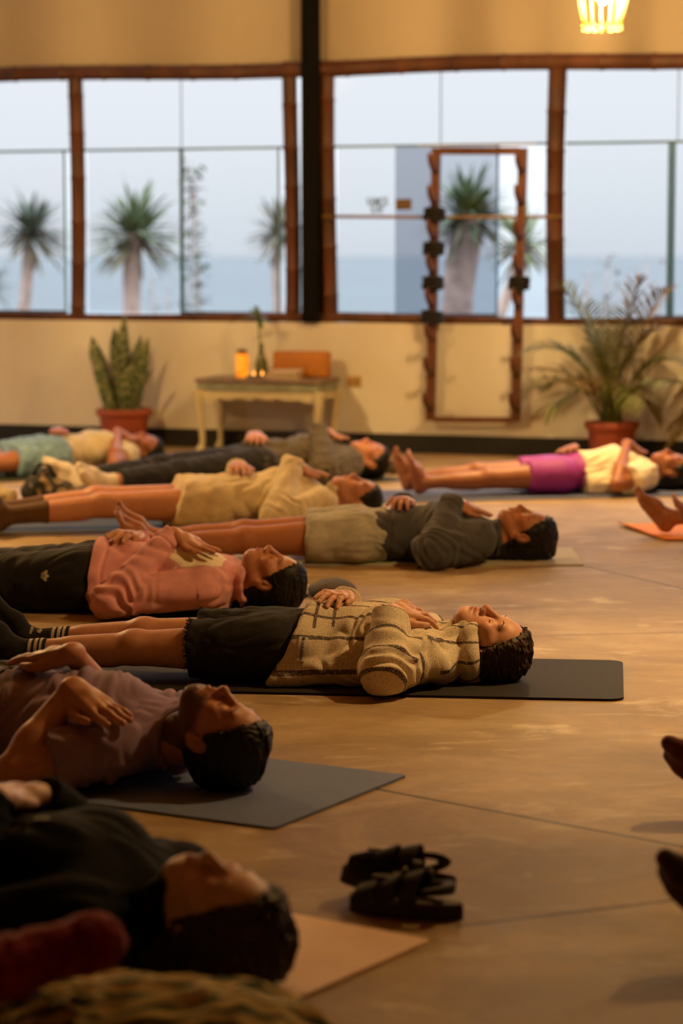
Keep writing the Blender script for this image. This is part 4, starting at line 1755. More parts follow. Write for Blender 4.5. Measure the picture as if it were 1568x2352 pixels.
pc = wl(286, 1000, .23)
sp_ = wall_empty('snake_plant')
tag(sp_, 'potted snake plant with tall stiff leaves in a terracotta pot by the wall', 'plant')
pr = (on_wall(342, 950, .23)[0] - on_wall(229, 950, .23)[0]) / 2 / 1.0
ph = on_wall(286, 938, .23)[1]
pot(sp_, (pc[0], pc[1], .0), pr, ph)
for c in sp_.children:
    fix(c, sp_)
m, nt, bb = new_mat('snake_leaf')
tc = N(nt, 'ShaderNodeTexCoord')
wv = N(nt, 'ShaderNodeTexWave', wave_type='BANDS', bands_direction='Z', i_Scale=5.0, i_Distortion=12.0, i_Detail=3.0)
wv.inputs['Detail Scale'].default_value = 3.0
nt.links.new(tc.outputs['Object'], wv.inputs['Vector'])
rr_ = ramp(nt, wv.outputs['Fac'], [(.2, lin((66, 86, 50))), (.6, lin((96, 112, 70))), (.9, lin((150, 154, 116)))])
nt.links.new(rr_.outputs['Color'], bb.inputs['Base Color'])
bb.inputs['Roughness'].default_value = .45
snake_mat = m
leaves = [  # base px offset (m), tip px, width, twist, lean towards the room
    (-.09, (211, 770), .034, .5, .26), (-.055, (222, 800), .032, .9, .30), (-.02, (262, 752), .030, .2, .20), (.00, (288, 722), .036, .8, .24),
    (.03, (286, 790), .026, 1.5, .30), (.05, (323, 770), .028, .4, .18), (.075, (342, 775), .036, .6, .27), (.085, (352, 845), .026, 1.1, .31), (-.035, (240, 850), .030, 1.2, .33), (.02, (306, 830), .030, .3, .32)]
for bx_, (tx, ty), w, tw, of in leaves:
    tip = wl(tx, ty, of)
    base = np.array([pc[0] + bx_, -.23 - (of - .23) * .5, ph * .88])
    V, F = [], []
    S_ = 14
    for i in range(S_ + 1):
        t = i / S_
        c = base + (tip - base) * np.array([t ** 1.35, t, t])
        ang = tw + .5 * t
        ww = 1.65 * w * (.62 + .75 * t * (1 - t) * 2.2) * (1 - max(0, (t - .72) / .28) ** 2 * .97)
        a = np.array([math.cos(ang), math.sin(ang), 0])
        nn = np.array([-math.sin(ang), math.cos(ang), 0])
        for q, e in ((-1, .32), (-.5, .07), (0, 0), (.5, .07), (1, .32)):
            V.append(c + a * ww * q + nn * ww * e)
        for q, e in ((1, .42), (.5, .22), (0, .16), (-.5, .22), (-1, .42)):
            V.append(c + a * ww * q * .98 + nn * ww * e)
    for i in range(S_):
        for k in range(10):
            F.append((i * 10 + k, i * 10 + (k + 1) % 10, (i + 1) * 10 + (k + 1) % 10, (i + 1) * 10 + k))
    F.append(tuple(range(9, -1, -1)))
    F.append(tuple(S_ * 10 + k for k in range(10)))
    o = MB().add(V, F).build('leaf', snake_mat, None, True)
    fix(o, sp_)

palm_mat = simple('palm_leaf', lin((112, 122, 58)), .55, .35, 10)
dry_mat = simple('dry_palm_leaf', lin((134, 112, 66)), .7, .3, 10)


def frond(root, base, tip, rise, mat, leaflets=22, ll=.20, seed=0):
    """an arching stalk with two rows of narrow leaflets (one mesh)"""
    rs = random.Random(seed)
    base, tip = np.array(base, float), np.array(tip, float)
    mid = (base + tip) / 2 + np.array([0, 0, rise])
    mid[:2] = base[:2] + (tip[:2] - base[:2]) * .38
    C = lambda t: base * (1 - t) ** 2 + 2 * mid * t * (1 - t) + tip * t * t
    D = lambda t: unit(2 * (mid - base) * (1 - t) + 2 * (tip - mid) * t)
    o = MB()
    ts = np.linspace(0, 1, 18)
    o.tube([C(t) for t in ts], list(np.linspace(.0075, .002, 18)), 6)
    for i in range(leaflets):
        t = .34 + .66 * (i + .5) / leaflets
        c, d = C(t), D(t)
        side = np.cross(d, (0, 0, 1))
        if np.linalg.norm(side) < .2:
            side = np.cross(d, (0, 1, 0))
        side = unit(side)
        upv = np.cross(side, d)
        L = ll * (math.sin(math.pi * (.12 + .80 * (t - .34) / .66)) ** .6) * rs.uniform(.85, 1.1)
        for q in (-1, 1):
            e = unit(d * .80 + side * q * .85 + upv * rs.uniform(.0, .45))
            leaf_blade(o, c, c + e * L + np.array([0, 0, -.16 * L]), .0078, .30, seg=4)
    o.v = [(a, min(c, -.02), e) for a, c, e in o.v]
    f = o.build('frond', mat, None, True)
    fix(f, root)
    return f


ppc = wl(1404, 1030, .28)
pp = wall_empty('potted_palm')
tag(pp, 'potted areca palm with arching feathery fronds in a terracotta pot below the window', 'plant')
pr = (on_wall(1466, 985, .28)[0] - on_wall(1344, 985, .28)[0]) / 2 / 1.04
ph = on_wall(1404, 968, .28)[1]
pot(pp, (ppc[0], ppc[1], 0), pr, ph)
for c in list(pp.children):
    fix(c, pp)
pb = np.array([ppc[0], ppc[1], ph * .88])
tips = [((1225, 800), .34, .30, 0), ((1215, 850), .55, .22, 1), ((1290, 655), .20, .16, 0), ((1345, 700), .45, .1, 0), ((1530, 665), .35, .22, 1), ((1470, 640), .20, .12, 1),
        ((1555, 830), .30, .26, 0), ((1545, 880), .62, .20, 0), ((1260, 940), .50, .30, 0), ((1400, 700), .25, .06, 0), ((1440, 720), .5, .1, 0), ((1505, 760), .22, .2, 1),
        ((1240, 890), .15, .26, 0), ((1480, 930), .60, .30, 0), ((1330, 800), .62, .12, 0), ((1420, 800), .66, .10, 0), ((1500, 950), .2, .32, 1), ((1310, 880), .68, .2, 1), ((1375, 760), .12, .08, 0)]
for i, (px, of, rise, dry) in enumerate(tips):
    a = random.Random(i).uniform(0, 6.28)
    frond(pp, pb + np.array([.05 * math.cos(a), .05 * math.sin(a), 0]), wl(px[0], px[1], of), rise, dry_mat if dry else palm_mat, 16, .27, i)
for i in range(7):
    a = i * .9
    o = MB().tube([pb + np.array([.045 * math.cos(a), .045 * math.sin(a), -.01]), pb + np.array([.055 * math.cos(a), .055 * math.sin(a), .10]), pb + np.array([.075 * math.cos(a), .07 * math.sin(a), .26])], [.012, .010, .007], 8)
    fix(o.build('cane', palm_mat, None, True), pp)
# a second palm stands just past the frame, its dry fronds droop into view
dp = wall_empty('dry_palm')
tag(dp, 'drooping half-dry palm at the right edge of the photo, beside the larger potted palm', 'plant')
dc = wl(1740, 1040, .24)
pot(dp, (dc[0], dc[1], 0), .15, .26)
for c in list(dp.children):
    fix(c, dp)
db = np.array([dc[0], dc[1], .24])
for i, (px, of, rise) in enumerate((((1540, 985), .22, .42), ((1530, 1035), .24, .5), ((1558, 905), .25, .34), ((1760, 820), .3, .2), ((1820, 900), .5, .3), ((1740, 740), .3, .1), ((1700, 760), .3, .12))):
    frond(dp, db + np.array([.03 * math.cos(i), .03 * math.sin(i), 0]), wl(px[0], px[1], of), rise, dry_mat, 18, .20, 40 + i)

# ---------------------------------------------------------------- outside: terrace edge, sea, yuccas
sea = MB().quad((-6000, 60, -14), (6000, 60, -14), (6000, 14000, -14), (-6000, 14000, -14)).build('sea', None)
m, nt, bb = new_mat('sea_water')
tc = N(nt, 'ShaderNodeTexCoord')
no = N(nt, 'ShaderNodeTexNoise', i_Scale=.02, i_Detail=6.0)
nt.links.new(tc.outputs['Object'], no.inputs['Vector'])
r = ramp(nt, no.outputs['Fac'], [(.35, lin((76, 86, 89))), (.65, lin((84, 95, 97)))])
nt.links.new(r.outputs['Color'], bb.inputs['Base Color'])
bb.inputs['Roughness'].default_value = .6
bb.inputs['Specular IOR Level'].default_value = .2
sea.data.materials.append(m)
structure(sea)
slope_mat = simple('dry_slope', lin((92, 82, 66)), .95, .3, .8)
gr = MB().quad((-60, 18.9, -1.2), (60, 12, -1.2), (60, 60, -4), (-60, 60, -4)).quad((-60, 60, -4), (60, 60, -4), (60, 75, -15), (-60, 75, -15))
structure(gr.build('ground', slope_mat))
trunk_mat = simple('yucca_trunk', lin((168, 145, 133)), .9, .3, 9, .5, 30)
yucca_mats = [simple('yucca_leaf', lin((104, 117, 86)), .6, .3, 6), simple('grey_yucca_leaf', lin((98, 108, 96)), .6, .3, 6)]
dead_mat = simple('dead_yucca_leaf', lin((108, 102, 80)), .8, .25, 6)
yel_mat = simple('yellow_yucca_leaf', lin((150, 138, 56)), .6, .15, 6)


def ground_z(y):
    return -1.2 - (y - 16) * .066


def yucca(label, crown, trunk, Y, rad, n, tr, mat, seed, extra=None, squash=1.0):
    c = at_y(*crown, Y)
    t = at_y(*trunk, Y)
    d = (c - t) / (c[2] - t[2])
    bz = ground_z(Y) - .15
    base = t + d * (bz - t[2])
    root = empty('yucca', (base[0], base[1], bz))
    tag(root, label, 'tree', 'yuccas outside the windows')
    o = base
    rs = random.Random(seed)
    pts = [base + (c - base) * q + np.array([.03 * math.sin(q * 9 + seed), 0, 0]) for q in np.linspace(0, 1, 14)]
    tm = MB().tube([q - o for q in pts], [tr * (1.25 - .35 * i / 13) * (1 + .08 * math.sin(i * 2.3)) for i in range(14)], 12)
    tm.build('trunk', trunk_mat, root, True)
    lf, dd = MB(), MB()
    for i in range(n):
        az = rs.uniform(0, 2 * math.pi)
        el = math.asin(rs.uniform(-.75, 1.0))
        v = np.array([math.cos(az) * math.cos(el), math.sin(az) * math.cos(el), math.sin(el) * squash])
        L = rad * rs.uniform(.75, 1.1)
        st = c - o + np.array([0, 0, rs.uniform(-.12, .06) * rad * 2])
        leaf_blade(dd if el < -.45 else lf, st + v * rad * .08, st + v * L, rad * .048, .16, seg=5)
    lf.build('leaves', mat, root, True)
    if dd.v:
        dd.build('dead_leaves', dead_mat, root, True)
    if extra:
        ex = MB()
        for i in range(26):
            q = at_y(extra[0] + rs.uniform(-20, 20), extra[1] + rs.uniform(-8, 12), Y - .3)
            az = rs.uniform(0, math.pi)
            leaf_blade(ex, q - o, q - o + np.array([math.cos(az) * .16, 0, math.sin(az) * .12 - .02]), .03, .2)
        ex.build('yellow_leaves', yel_mat, root, True)
    return root


yucca('spiky yucca with dense round crown, seen through the leftmost window', (70, 530), (52, 690), 30, .60, 150, .075, yucca_mats[1], 1)
yucca('spiky yucca with thick pale trunk, centred in the second window', (312, 535), (300, 705), 26, .62, 150, .10, yucca_mats[0], 2)
yucca('spiky yucca half hidden by the post left of the black column', (642, 530), (640, 690), 30, .52, 100, .06, dead_mat, 3)
yucca('large yucca with broad trunk behind the peg rack, yellow leaves in its crown', (1076, 490), (1058, 690), 22, .50, 200, .15, yucca_mats[0], 4, extra=(1100, 478))
yucca('bright green yucca right of the peg rack, next to the window post', (1200, 560), (1160, 690), 21, .42, 100, .05, simple('fresh_yucca_leaf', lin((104, 116, 70)), .6, .3, 6), 5)
yucca('low dark yucca at the left edge of the photo, below the round-crowned one', (-28, 650), (-28, 720), 27, .34, 70, .06, yucca_mats[1], 6)
# leggy climbing plant beyond the second window
cp = at_y(440, 720, 24)
rt = empty('climbing_plant', (cp[0], cp[1], ground_z(24) - .1))
tag(rt, 'tall thin leafy plant standing right of the second yucca, behind the window joint', 'plant')
o = np.array([cp[0], cp[1], ground_z(24) - .1])
rs = random.Random(8)
top_ = at_y(438, 370, 24)
st = MB()
for k in range(3):
    dx = (-.03, .02, .05)[k]
    st.tube([np.array([dx, 0, 0]), np.array([dx * 2, 0, 1.2]), np.array([dx * .5 + .02, .02, top_[2] - o[2] - .15 * k])], [.016, .012, .006], 6)
st.build('stem', trunk_mat, rt, True)
lf = MB()
for i in range(230):
    t = rs.uniform(.40, 1)
    z = (top_[2] - o[2]) * t
    wdt = .05 + .11 * (1 - abs(t - .62) * 1.8)
    b0 = np.array([rs.uniform(-wdt, wdt) + .02, rs.uniform(-.1, .1), z])
    az = rs.uniform(0, 6.28)
    leaf_blade(lf, b0, b0 + np.array([math.cos(az) * .09, math.sin(az) * .09, rs.uniform(-.06, .03)]), .028, .2, seg=3)
lf.build('leaves', simple('shrub_leaf', lin((84, 98, 74)), .6, .4, 8), rt, True)


def shrub(label, px0, px1, py, Y, n, seed, col):
    a, c = at_y(px0, py, Y), at_y(px1, py, Y)
    bz = ground_z(Y) - .1
    r_ = empty('shrub', ((a[0] + c[0]) / 2, Y, bz))
    tag(r_, label, 'shrub', 'twiggy shrubs on the slope')
    o = np.array([(a[0] + c[0]) / 2, Y, bz])
    rs = random.Random(seed)
    tw, lf = MB(), MB()
    H_ = a[2] - bz
    for i in range(n):
        x = rs.uniform(-.5, .5) * (c[0] - a[0])
        q0 = np.array([x * .4, rs.uniform(-.1, .1), 0])
        q1 = np.array([x, rs.uniform(-.2, .2), H_ * rs.uniform(.75, 1.05)])
        mid = (q0 + q1) / 2 + np.array([rs.uniform(-.06, .06), 0, 0])
        tw.tube([q0, mid, q1], [.010, .007, .003], 5)
        for k in range(7):
            t = rs.uniform(.62, 1)
            b0 = mid + (q1 - mid) * (t * 2 - 1 if t > .5 else 0)
            az = rs.uniform(0, 6.28)
            leaf_blade(lf, b0, b0 + np.array([math.cos(az) * .09, math.sin(az) * .05, rs.uniform(-.02, .08)]), .016, .2, seg=3)
    tw.build('twigs', trunk_mat, r_, True)
    lf.build('leaves', simple('twig_leaf_%d' % seed, lin(col), .7, .4, 8), r_, True)


shrub('thin grey twiggy shrub outside the right-hand window, behind the potted palm', 1340, 1420, 600, 24, 16, 21, (84, 92, 86))
shrub('thin shrub with brown seed heads outside the right-hand window, nearer its mullion', 1425, 1520, 612, 23, 16, 22, (90, 84, 74))
shrub('sparse twiggy shrub at the foot of the second yucca', 340, 400, 590, 27, 12, 23, (80, 90, 82))

# ---------------------------------------------------------------- pendant lamps
rope_mat = simple('lamp_cord', lin((196, 150, 78)), .7, .2, 30, .3, 90)
glow_mat = emit('bulb_glow', (1.0, .70, .30), 55.0)
LAMP_COL = (1.0, .62, .225)


def pendant(loc, label, power, detail=True):
    """loc: centre of the lower rim"""
    rt = empty('pendant_lamp', loc)
    tag(rt, label, 'lamp', 'woven pendant lamps')
    prof = [(.102, 0.0), (.112, .06), (.132, .16), (.150, .26), (.150, .34), (.110, .42), (.045, .47)]
    sh = MB()
    nst = 30
    for i in range(nst):
        th = 2 * math.pi * i / nst
        for dth in ((0, .05) if i % 2 else (0,)):
            pts = [(r_ * math.cos(th + dth), r_ * math.sin(th + dth), z) for r_, z in prof]
            sh.tube(pts, .0042, 5)
    for r_, z in ((.104, .004), (.151, .27), (.151, .33), (.047, .468)):
        sh.tube([(r_ * math.cos(t), r_ * math.sin(t), z) for t in np.linspace(0, 2 * math.pi, 40, endpoint=False)], .006, 6, closed=True)
    sh.build('lamp_shade', rope_mat, rt, True)
    rim = MB()
    for i in range(nst // 2):
        th = 2 * math.pi * i / (nst // 2)
        a2 = th + math.pi / (nst // 2) * 1.6
        pts = []
        for k in range(7):
            q = th + (a2 - th) * k / 6
            pts.append((.106 * math.cos(q), .106 * math.sin(q), -.004 - .011 * math.sin(math.pi * k / 6)))
        rim.tube(pts, .0045, 5)
    rim.tube([(-.05, -.104, .0), (-.035, -.108, -.018), (0, -.108, -.031), (.03, -.108, -.022), (.045, -.105, .0)], .005, 6)
    rim.build('looped_rim', rope_mat, rt, True)
    MB().lathe([(.012, -.075), (.030, -.058), (.038, -.03), (.034, .0), (.020, .035), (.016, .05)], (0, 0, .19), 20).build('bulb', glow_mat, rt, True)
    MB().lathe([(.018, .05), (.020, .06), (.020, .10), (.008, .115)], (0, 0, .19), 16).build('bulb_holder', black_mat, rt, True)
    MB().tube([(0, 0, .30), (0, 0, .47), (0, 0, 3.695 - loc[2])], .004, 6).build('cord', black_mat, rt, True)
    li = bpy.data.lights.new('lamp_light', 'POINT')
    li.energy = power
    li.color = LAMP_COL
    li.shadow_soft_size = .05
    lo = bpy.data.objects.new('lamp_light', li)
    link(lo, rt)
    lo.location = (0, 0, .16)
    return rt


p1 = at_y(1382, 62, 12.7)
pendant(tuple(p1), 'glowing woven cord pendant lamp hanging at the top right of the photo', 1100)
# ---------------------------------------------------------------- mats
def mat_box(label, p_near, p_far=None, ang=None, length=1.83, width=.61, th=.006, mat=None, rnd=.012, px_dir=None):
    """p_near / p_far: pixels of the near and far corner of the head end"""
    a = at_z(*p_near)
    if p_far is not None:
        c = at_z(*p_far)
        v = unit((c - a) * (1, 1, 0))
        w = np.linalg.norm((c - a)[:2])
        if not (.5 < w < .72):
            w = width
    else:
        v = np.array([-math.sin(R(ang)), math.cos(R(ang)), 0])
        w = width
    u = np.array([v[1], -v[0], 0])          # towards the head end
    rz = math.atan2(u[1], u[0])
    pts = []
    for cx, cy, a0 in ((-rnd, rnd, -90), (-rnd, w - rnd, 0), (-length + rnd, w - rnd, 90), (-length + rnd, rnd, 180)):
        for k in range(5):
            t = R(a0 + 90 * k / 4)
            pts.append((cx + rnd * math.cos(t), cy + rnd * math.sin(t)))
    o = MB().prism(pts, .0006, th).build('yoga_mat', mat)
    auto_smooth(o, 50)
    o.location = (a[0], a[1], 0)
    o.rotation_euler = (0, 0, rz)
    tag(o, label, 'yoga mat', 'yoga mats laid out on the floor')
    return o


def rubber(name, rgb, rough=.75):
    return simple(name, lin(rgb), rough, .10, 6, .25, 300, spec=.3)


mat_box('peach-orange yoga mat under the person in black lying nearest the camera', (540, 2361), (990, 2165), mat=rubber('peach_mat', (250, 212, 184)), length=1.8)
mat_box('slate blue yoga mat under the bearded man in the mauve shirt', (630, 1907), (934, 1785), mat=rubber('slate_mat', (104, 117, 152)))
m3 = mat_box('black rounded yoga mat under the woman in the striped fleece', (1432, 1612), (1430, 1522), mat=rubber('black_mat', (34, 30, 28)), rnd=.045, th=.0075)
mat_box('dark yoga mat under the person in the pink hoodie', (640, 1423), ang=-9, mat=rubber('charcoal_mat', (44, 40, 38)))
mat_box('pale green yoga mat under the person in dark grey sweatshirt and denim shorts', (1340, 1300), (1312, 1261), mat=rubber('green_mat', (182, 176, 156)), th=.007)
mat_box('dark yoga mat under the person in the cream fleece', (930, 1206), ang=12, length=2.1, mat=rubber('deep_green_mat', (46, 46, 40)))
mat_box('dark yoga mat under the person in ripped black jeans', (935, 1104), ang=32, mat=rubber('bottle_mat', (52, 58, 50)), length=1.95)
mat_box('dusty blue yoga mat under the person in magenta shorts', (1650, 1138), ang=13, mat=rubber('blue_mat', (84, 92, 126)))
mat_box('dark yoga mat under the person in beige top by the snake plant', (440, 1080), ang=38, mat=rubber('moss_mat', (62, 64, 54)))

# ---------------------------------------------------------------- the people
SK = dict(fair=lin((214, 160, 130)), warm=lin((196, 138, 106)), tan=lin((176, 116, 82)), brown=lin((156, 100, 70)), pale=lin((222, 178, 156)))

G = 'people lying on yoga mats'
baja = make_baja()
black_denim = simple('black_denim', lin((42, 40, 40)), .9, .25, 40, .4, 300, spec=.2)

# --- the woman in the striped fleece (in focus)
s = 1.58 / 1.70
P3 = person('person in striped cream fleece and cut-off black shorts lying on a black mat', G, (1214, 1569), -6.5, 1.58, 'f', SK['fair'], hscale=1.04, bust=.8, brow=hair_brown,
            top=dict(name='striped_fleece', t=.022, st=.026, hem=.045, hem_tilt=.50, sleeve='long', cuff=.012, cuffw=.052, mat=baja, amp=.011, lam=.095, seed=4, bunch=.006, neck=.645, neck_tilt=.55,
                     collar=dict(x=.618, z=.085, Ry=.100, Rz=.088, r=.033),
                     extra=[Cone((.02, -.14, .05), (.30, -.13, .055), .060, .060, k=.04), Cone((.0, -.19, .025), (.10, -.17, .03), .018, .030, k=.03), Ell((.06, 0, .105), (.13, .195, .128), k=.03)],
                     post=[Cone((.50, -.10, .045), (.47, .10, .05), .045, .045, k=.03), Cone((.50, -.16, .06), (.53, -.02, .145), .034, .036, k=.03)]),
            bottom=dict(name='shorts', t=.016, hem=-.245, mat=black_denim, amp=.006, lam=.075, seed=7, loose=.008, waist=.09),
            socks=dict(top=-.600, topL=-.668, topR=-.640, t=.004, mat=make_sock()),
            hair=dict(mat=hair_ombre, t=.017, over_ear=True, line=(.098, .072), side=(-.030, -.002), lump=.9, amp=.0016, locks=170, lock_len=.16, fall=.7,
                      extra=[dict(a=(-.02, -.045, -.055), b=(-.075, -.065, -.06), ra=.045, rb=.030, k=.03), dict(a=(-.02, -.072, -.035), b=(-.062, -.090, -.025), ra=.028, rb=.018, k=.03),
                             dict(a=(.02, .02, -.07), b=(-.10, .05, -.08), ra=.06, rb=.04, k=.03)]),
            base=.0048, head_fine=.0026, head_pitch=16, head_turn=12,
            J=dict(elL=(.345, -.300, .064), knL=(-.410, -.095, .090), knR=(-.415, .080, .10), anL=(-.775, -.10, .072), anR=(-.775, .080, .074)),
            lh=dict(W=(.350, -.145), th=42, curl=1.0), rh=dict(W=(.190, .085), th=-108, curl=.9), phi=28, splay=18)
r3, hw3 = P3['root'], P3['hw']
# cloth tag with lettering, trefoils on the sock
tagm = simple('woven_tag', lin((206, 196, 180)), .8, .06, 60)
tag_txt = simple('tag_lettering', lin((40, 40, 44)), .8)


def grid_rect(w, h, nx, ny):
    V = [(w * (i / nx - .5), h * (j / ny - .5)) for j in range(ny + 1) for i in range(nx + 1)]
    F = [(j * (nx + 1) + i, j * (nx + 1) + i + 1, (j + 1) * (nx + 1) + i + 1, (j + 1) * (nx + 1) + i) for j in range(ny) for i in range(nx)]
    return np.array(V), F


side_n = unit((0, -1, .35))
uu, vv = unit((.18, -.33, -.94)), unit((.97, -.05, .2))


def side_org(bvh, x, z, y=-.6):
    loc, nn, _, _ = bvh.ray_cast(Vector((x, y, z)), Vector((0, 1, 0)))
    return np.array(loc) if loc else np.array([x, -.2, z])


o0 = side_org(P3['top_bvh'], .100, .112)
u_ = unit((-.10, -.25, -.96))
v_ = unit(np.cross(np.array([0, -1, .25]), u_))
tb_ = decal('tag', *grid_rect(.070, .026, 12, 5), o0, u_, v_, P3['top_bvh'], tagm, P3['top'], lift=.004, cast=.15)
V2, F2 = text_poly('indoblue', .0155, True)
V2 = V2 + np.array([.006, 0])
decal('tag_lettering', V2, F2, o0, u_, v_, P3['top_bvh'], tag_txt, P3['top'], lift=.0055, cast=.15)
V2 = np.array([(-.0295 + .0042 * math.cos(t), .0042 * math.sin(t)) for t in np.linspace(0, 2 * math.pi, 16, endpoint=False)])
decal('tag_emblem', V2, [tuple(range(16))], o0, u_, v_, P3['top_bvh'], tag_txt, P3['top'], lift=.0055, cast=.15)
sock_w = simple('sock_print', lin((196, 190, 178)), .9)
for q, z0 in (('R', .088),):
    bv = P3['sock_bvh' + q]
    loc, nn, _, _ = bv.ray_cast(Vector((-.735, .062, .5)), Vector((0, 0, -1)))
    o0 = np.array(loc)
    u_, v_ = unit((0, -.72, -.70)), unit((1, 0, 0))
    V2, F2 = trefoil(.0135)
    decal('sock_emblem', V2, F2, o0, u_, v_, bv, sock_w, P3['sock' + q], cast=.05)
    V2, F2 = text_poly('adidas', .0135, True)
    decal('sock_lettering', V2, F2, o0 + np.array([-.020, 0, 0]), u_, v_, bv, sock_w, P3['sock' + q], cast=.05)
# frayed threads along the shorts' hem
fr_ = MB()
rs = random.Random(3)
for i in range(150):
    th = rs.uniform(-.5, math.pi + .5)
    for cy, cz in ((-.088, .088),):
        p0 = Vector((-.2445, cy + .11 * math.cos(th), cz + .11 * math.sin(th)))
        loc, nn, _, _ = P3['bottom_bvh'].ray_cast(Vector((-.236, cy + .3 * math.cos(th), cz + .3 * math.sin(th))), Vector((0, -math.cos(th), -math.sin(th))))
        if loc is None:
            continue
        q0 = np.array(loc)
        L_ = rs.uniform(.003, .013)
        q1 = q0 + np.array([-L_ * .6 - .006, rs.uniform(-.006, .006), rs.uniform(-.006, .006)])
        q2 = q1 + np.array([-L_ * .4, rs.uniform(-.008, .008), rs.uniform(-.008, .008)])
        fr_.tube([q0, q1, q2], [.0011, .0009, .0006], 4)
if fr_.v:
    fr_.build('frayed_hem', black_denim, P3['bottom'], True)['kind'] = 'stuff'
# finger rings
gold = simple('gold_ring', lin((200, 160, 80)), .3, .1, 10, metal=1.0)

# --- pink hoodie
P4 = person('person in pink hoodie with cream chest print and black trousers', G, (703, 1407), -9, 1.70, 'f', SK['warm'],
            top=dict(name='hoodie', t=.020, st=.020, hem=.060, sleeve='long', cuff=.0, cuffw=.035, mat=cloth('pink_fleece', (222, 158, 160)), amp=.013, lam=.11, seed=21, bunch=.009, band=.05, neck=.600, neck_tilt=.45,
                     collar=dict(x=.582, z=.085, Ry=.076, Rz=.072, r=.015), extra=[Ell((.06, 0, .105), (.12, .20, .135), k=.03)],
                     post=[Cone((.50, -.10, .05), (.50, .10, .05), .048, .048, k=.03)]),
            bottom=dict(name='trousers', t=.020, mat=cloth('black_jersey', (30, 29, 30), .2), amp=.007, lam=.10, seed=23, loose=.016, waist=.08),
            hair=dict(mat=hair_black, t=.012, line=(.078, .080), side=(-.022, .012), lump=.3, amp=.0010, lam=.007,
                      extra=[dict(a=(-.02, 0, -.065), b=(-.11, 0, -.085), ra=.062, rb=.055, k=.03)]),
            base=.0052, head_fine=.0030, head_pitch=13, head_turn=3,
            J=dict(elL=(.165, -.285, .060), knL=(-.43, -.115, .085)),
            lh=dict(W=(.345, -.085), th=2, curl=.55, spread=1.2), rh=dict(W=(.170, .110), th=-112, curl=.8), phi=25)
# chest print: a cream field with a sketched mark
pr_m = simple('cream_print', lin((236, 222, 186)), .9, .08, 30)
ink = simple('print_ink', lin((74, 62, 50)), .9)
V2, F2 = grid_rect(.22, .30, 34, 46)
sel = np.array([((a / .11) ** 2 * .9 + (c / .15) ** 2 < 1.12) for a, c in V2])
F2 = [f for f in F2 if all(sel[i] for i in f)]
o0 = np.array([.405, -.020, .30])
bt4 = P4['torso_bvh']
decal('chest_print', V2, F2, o0, (1, 0, 0), (0, 1, 0), bt4, pr_m, P4['top'], lift=.0014, cast=.06)
V2, F2 = text_poly('BEAR', .055, True)
ang_ = R(-58)
decal('print_lettering', V2, F2, np.array([.448, .005, .30]), (math.cos(ang_), math.sin(ang_), 0), (-math.sin(ang_), math.cos(ang_), 0), bt4, ink, P4['top'], lift=.0026, cast=.06)
V2, F2 = trefoil(.022)
o0 = side_org(P4['bottom_bvh'], -.092, .130)
decal('trouser_emblem', V2, F2, o0, (0, .3, -.95), (1, 0, 0), P4['bottom_bvh'], simple('pale_print', lin((206, 196, 170)), .9), P4['bottom'], cast=.05)

# --- dark grey sweatshirt, denim shorts
P5 = person('barefoot person in dark grey sweatshirt and faded denim shorts', G, (1274, 1288), .8, 1.73, 'f', SK['tan'], bust=0, depth=.93,
            top=dict(name='sweatshirt', t=.020, st=.034, hem=.085, hem_tilt=-.1, sleeve='long', cuff=.0, cuffw=.046, mat=cloth('charcoal_fleece', (74, 74, 78)), amp=.013, lam=.12, seed=31, bunch=.005, fold_dir=60, band=.05, neck=.585, neck_tilt=.4,
                     collar=dict(x=.565, z=.085, Ry=.076, Rz=.070, r=.013), post=[Cone((.30, -.25, .070), (.36, -.17, .11), .060, .058, k=.03)]),
            bottom=dict(name='shorts', t=.020, hem=-.205, hem_tilt=.05, mat=simple('faded_denim', lin((178, 176, 164)), .9, .22, 18, .4, 260, spec=.2), amp=.006, lam=.07, seed=33, loose=.010, waist=.12),
            hair=dict(mat=hair_black, t=.016, line=(.088, .080), side=(-.022, .010), lump=.6, amp=.0016,
                      extra=[dict(a=(.0, 0, -.065), b=(-.13, 0, -.085), ra=.065, rb=.055, k=.03), dict(a=(.08, 0, -.06), b=(-.02, 0, -.08), ra=.055, rb=.05, k=.03)]),
            base=.0065, head_fine=.0038, head_pitch=7, head_turn=2,
            J=dict(elL=(.300, -.30, .070), knL=(-.45, -.10, .088), knR=(-.46, .105, .092), anL=(-.835, -.115, .075), anR=(-.85, .12, .075)),
            lh=dict(W=(.390, -.085), th=12, curl=1.0, size=.95), rh=dict(W=(.19, .09), th=-100, curl=.9), phi=32, splay=14)

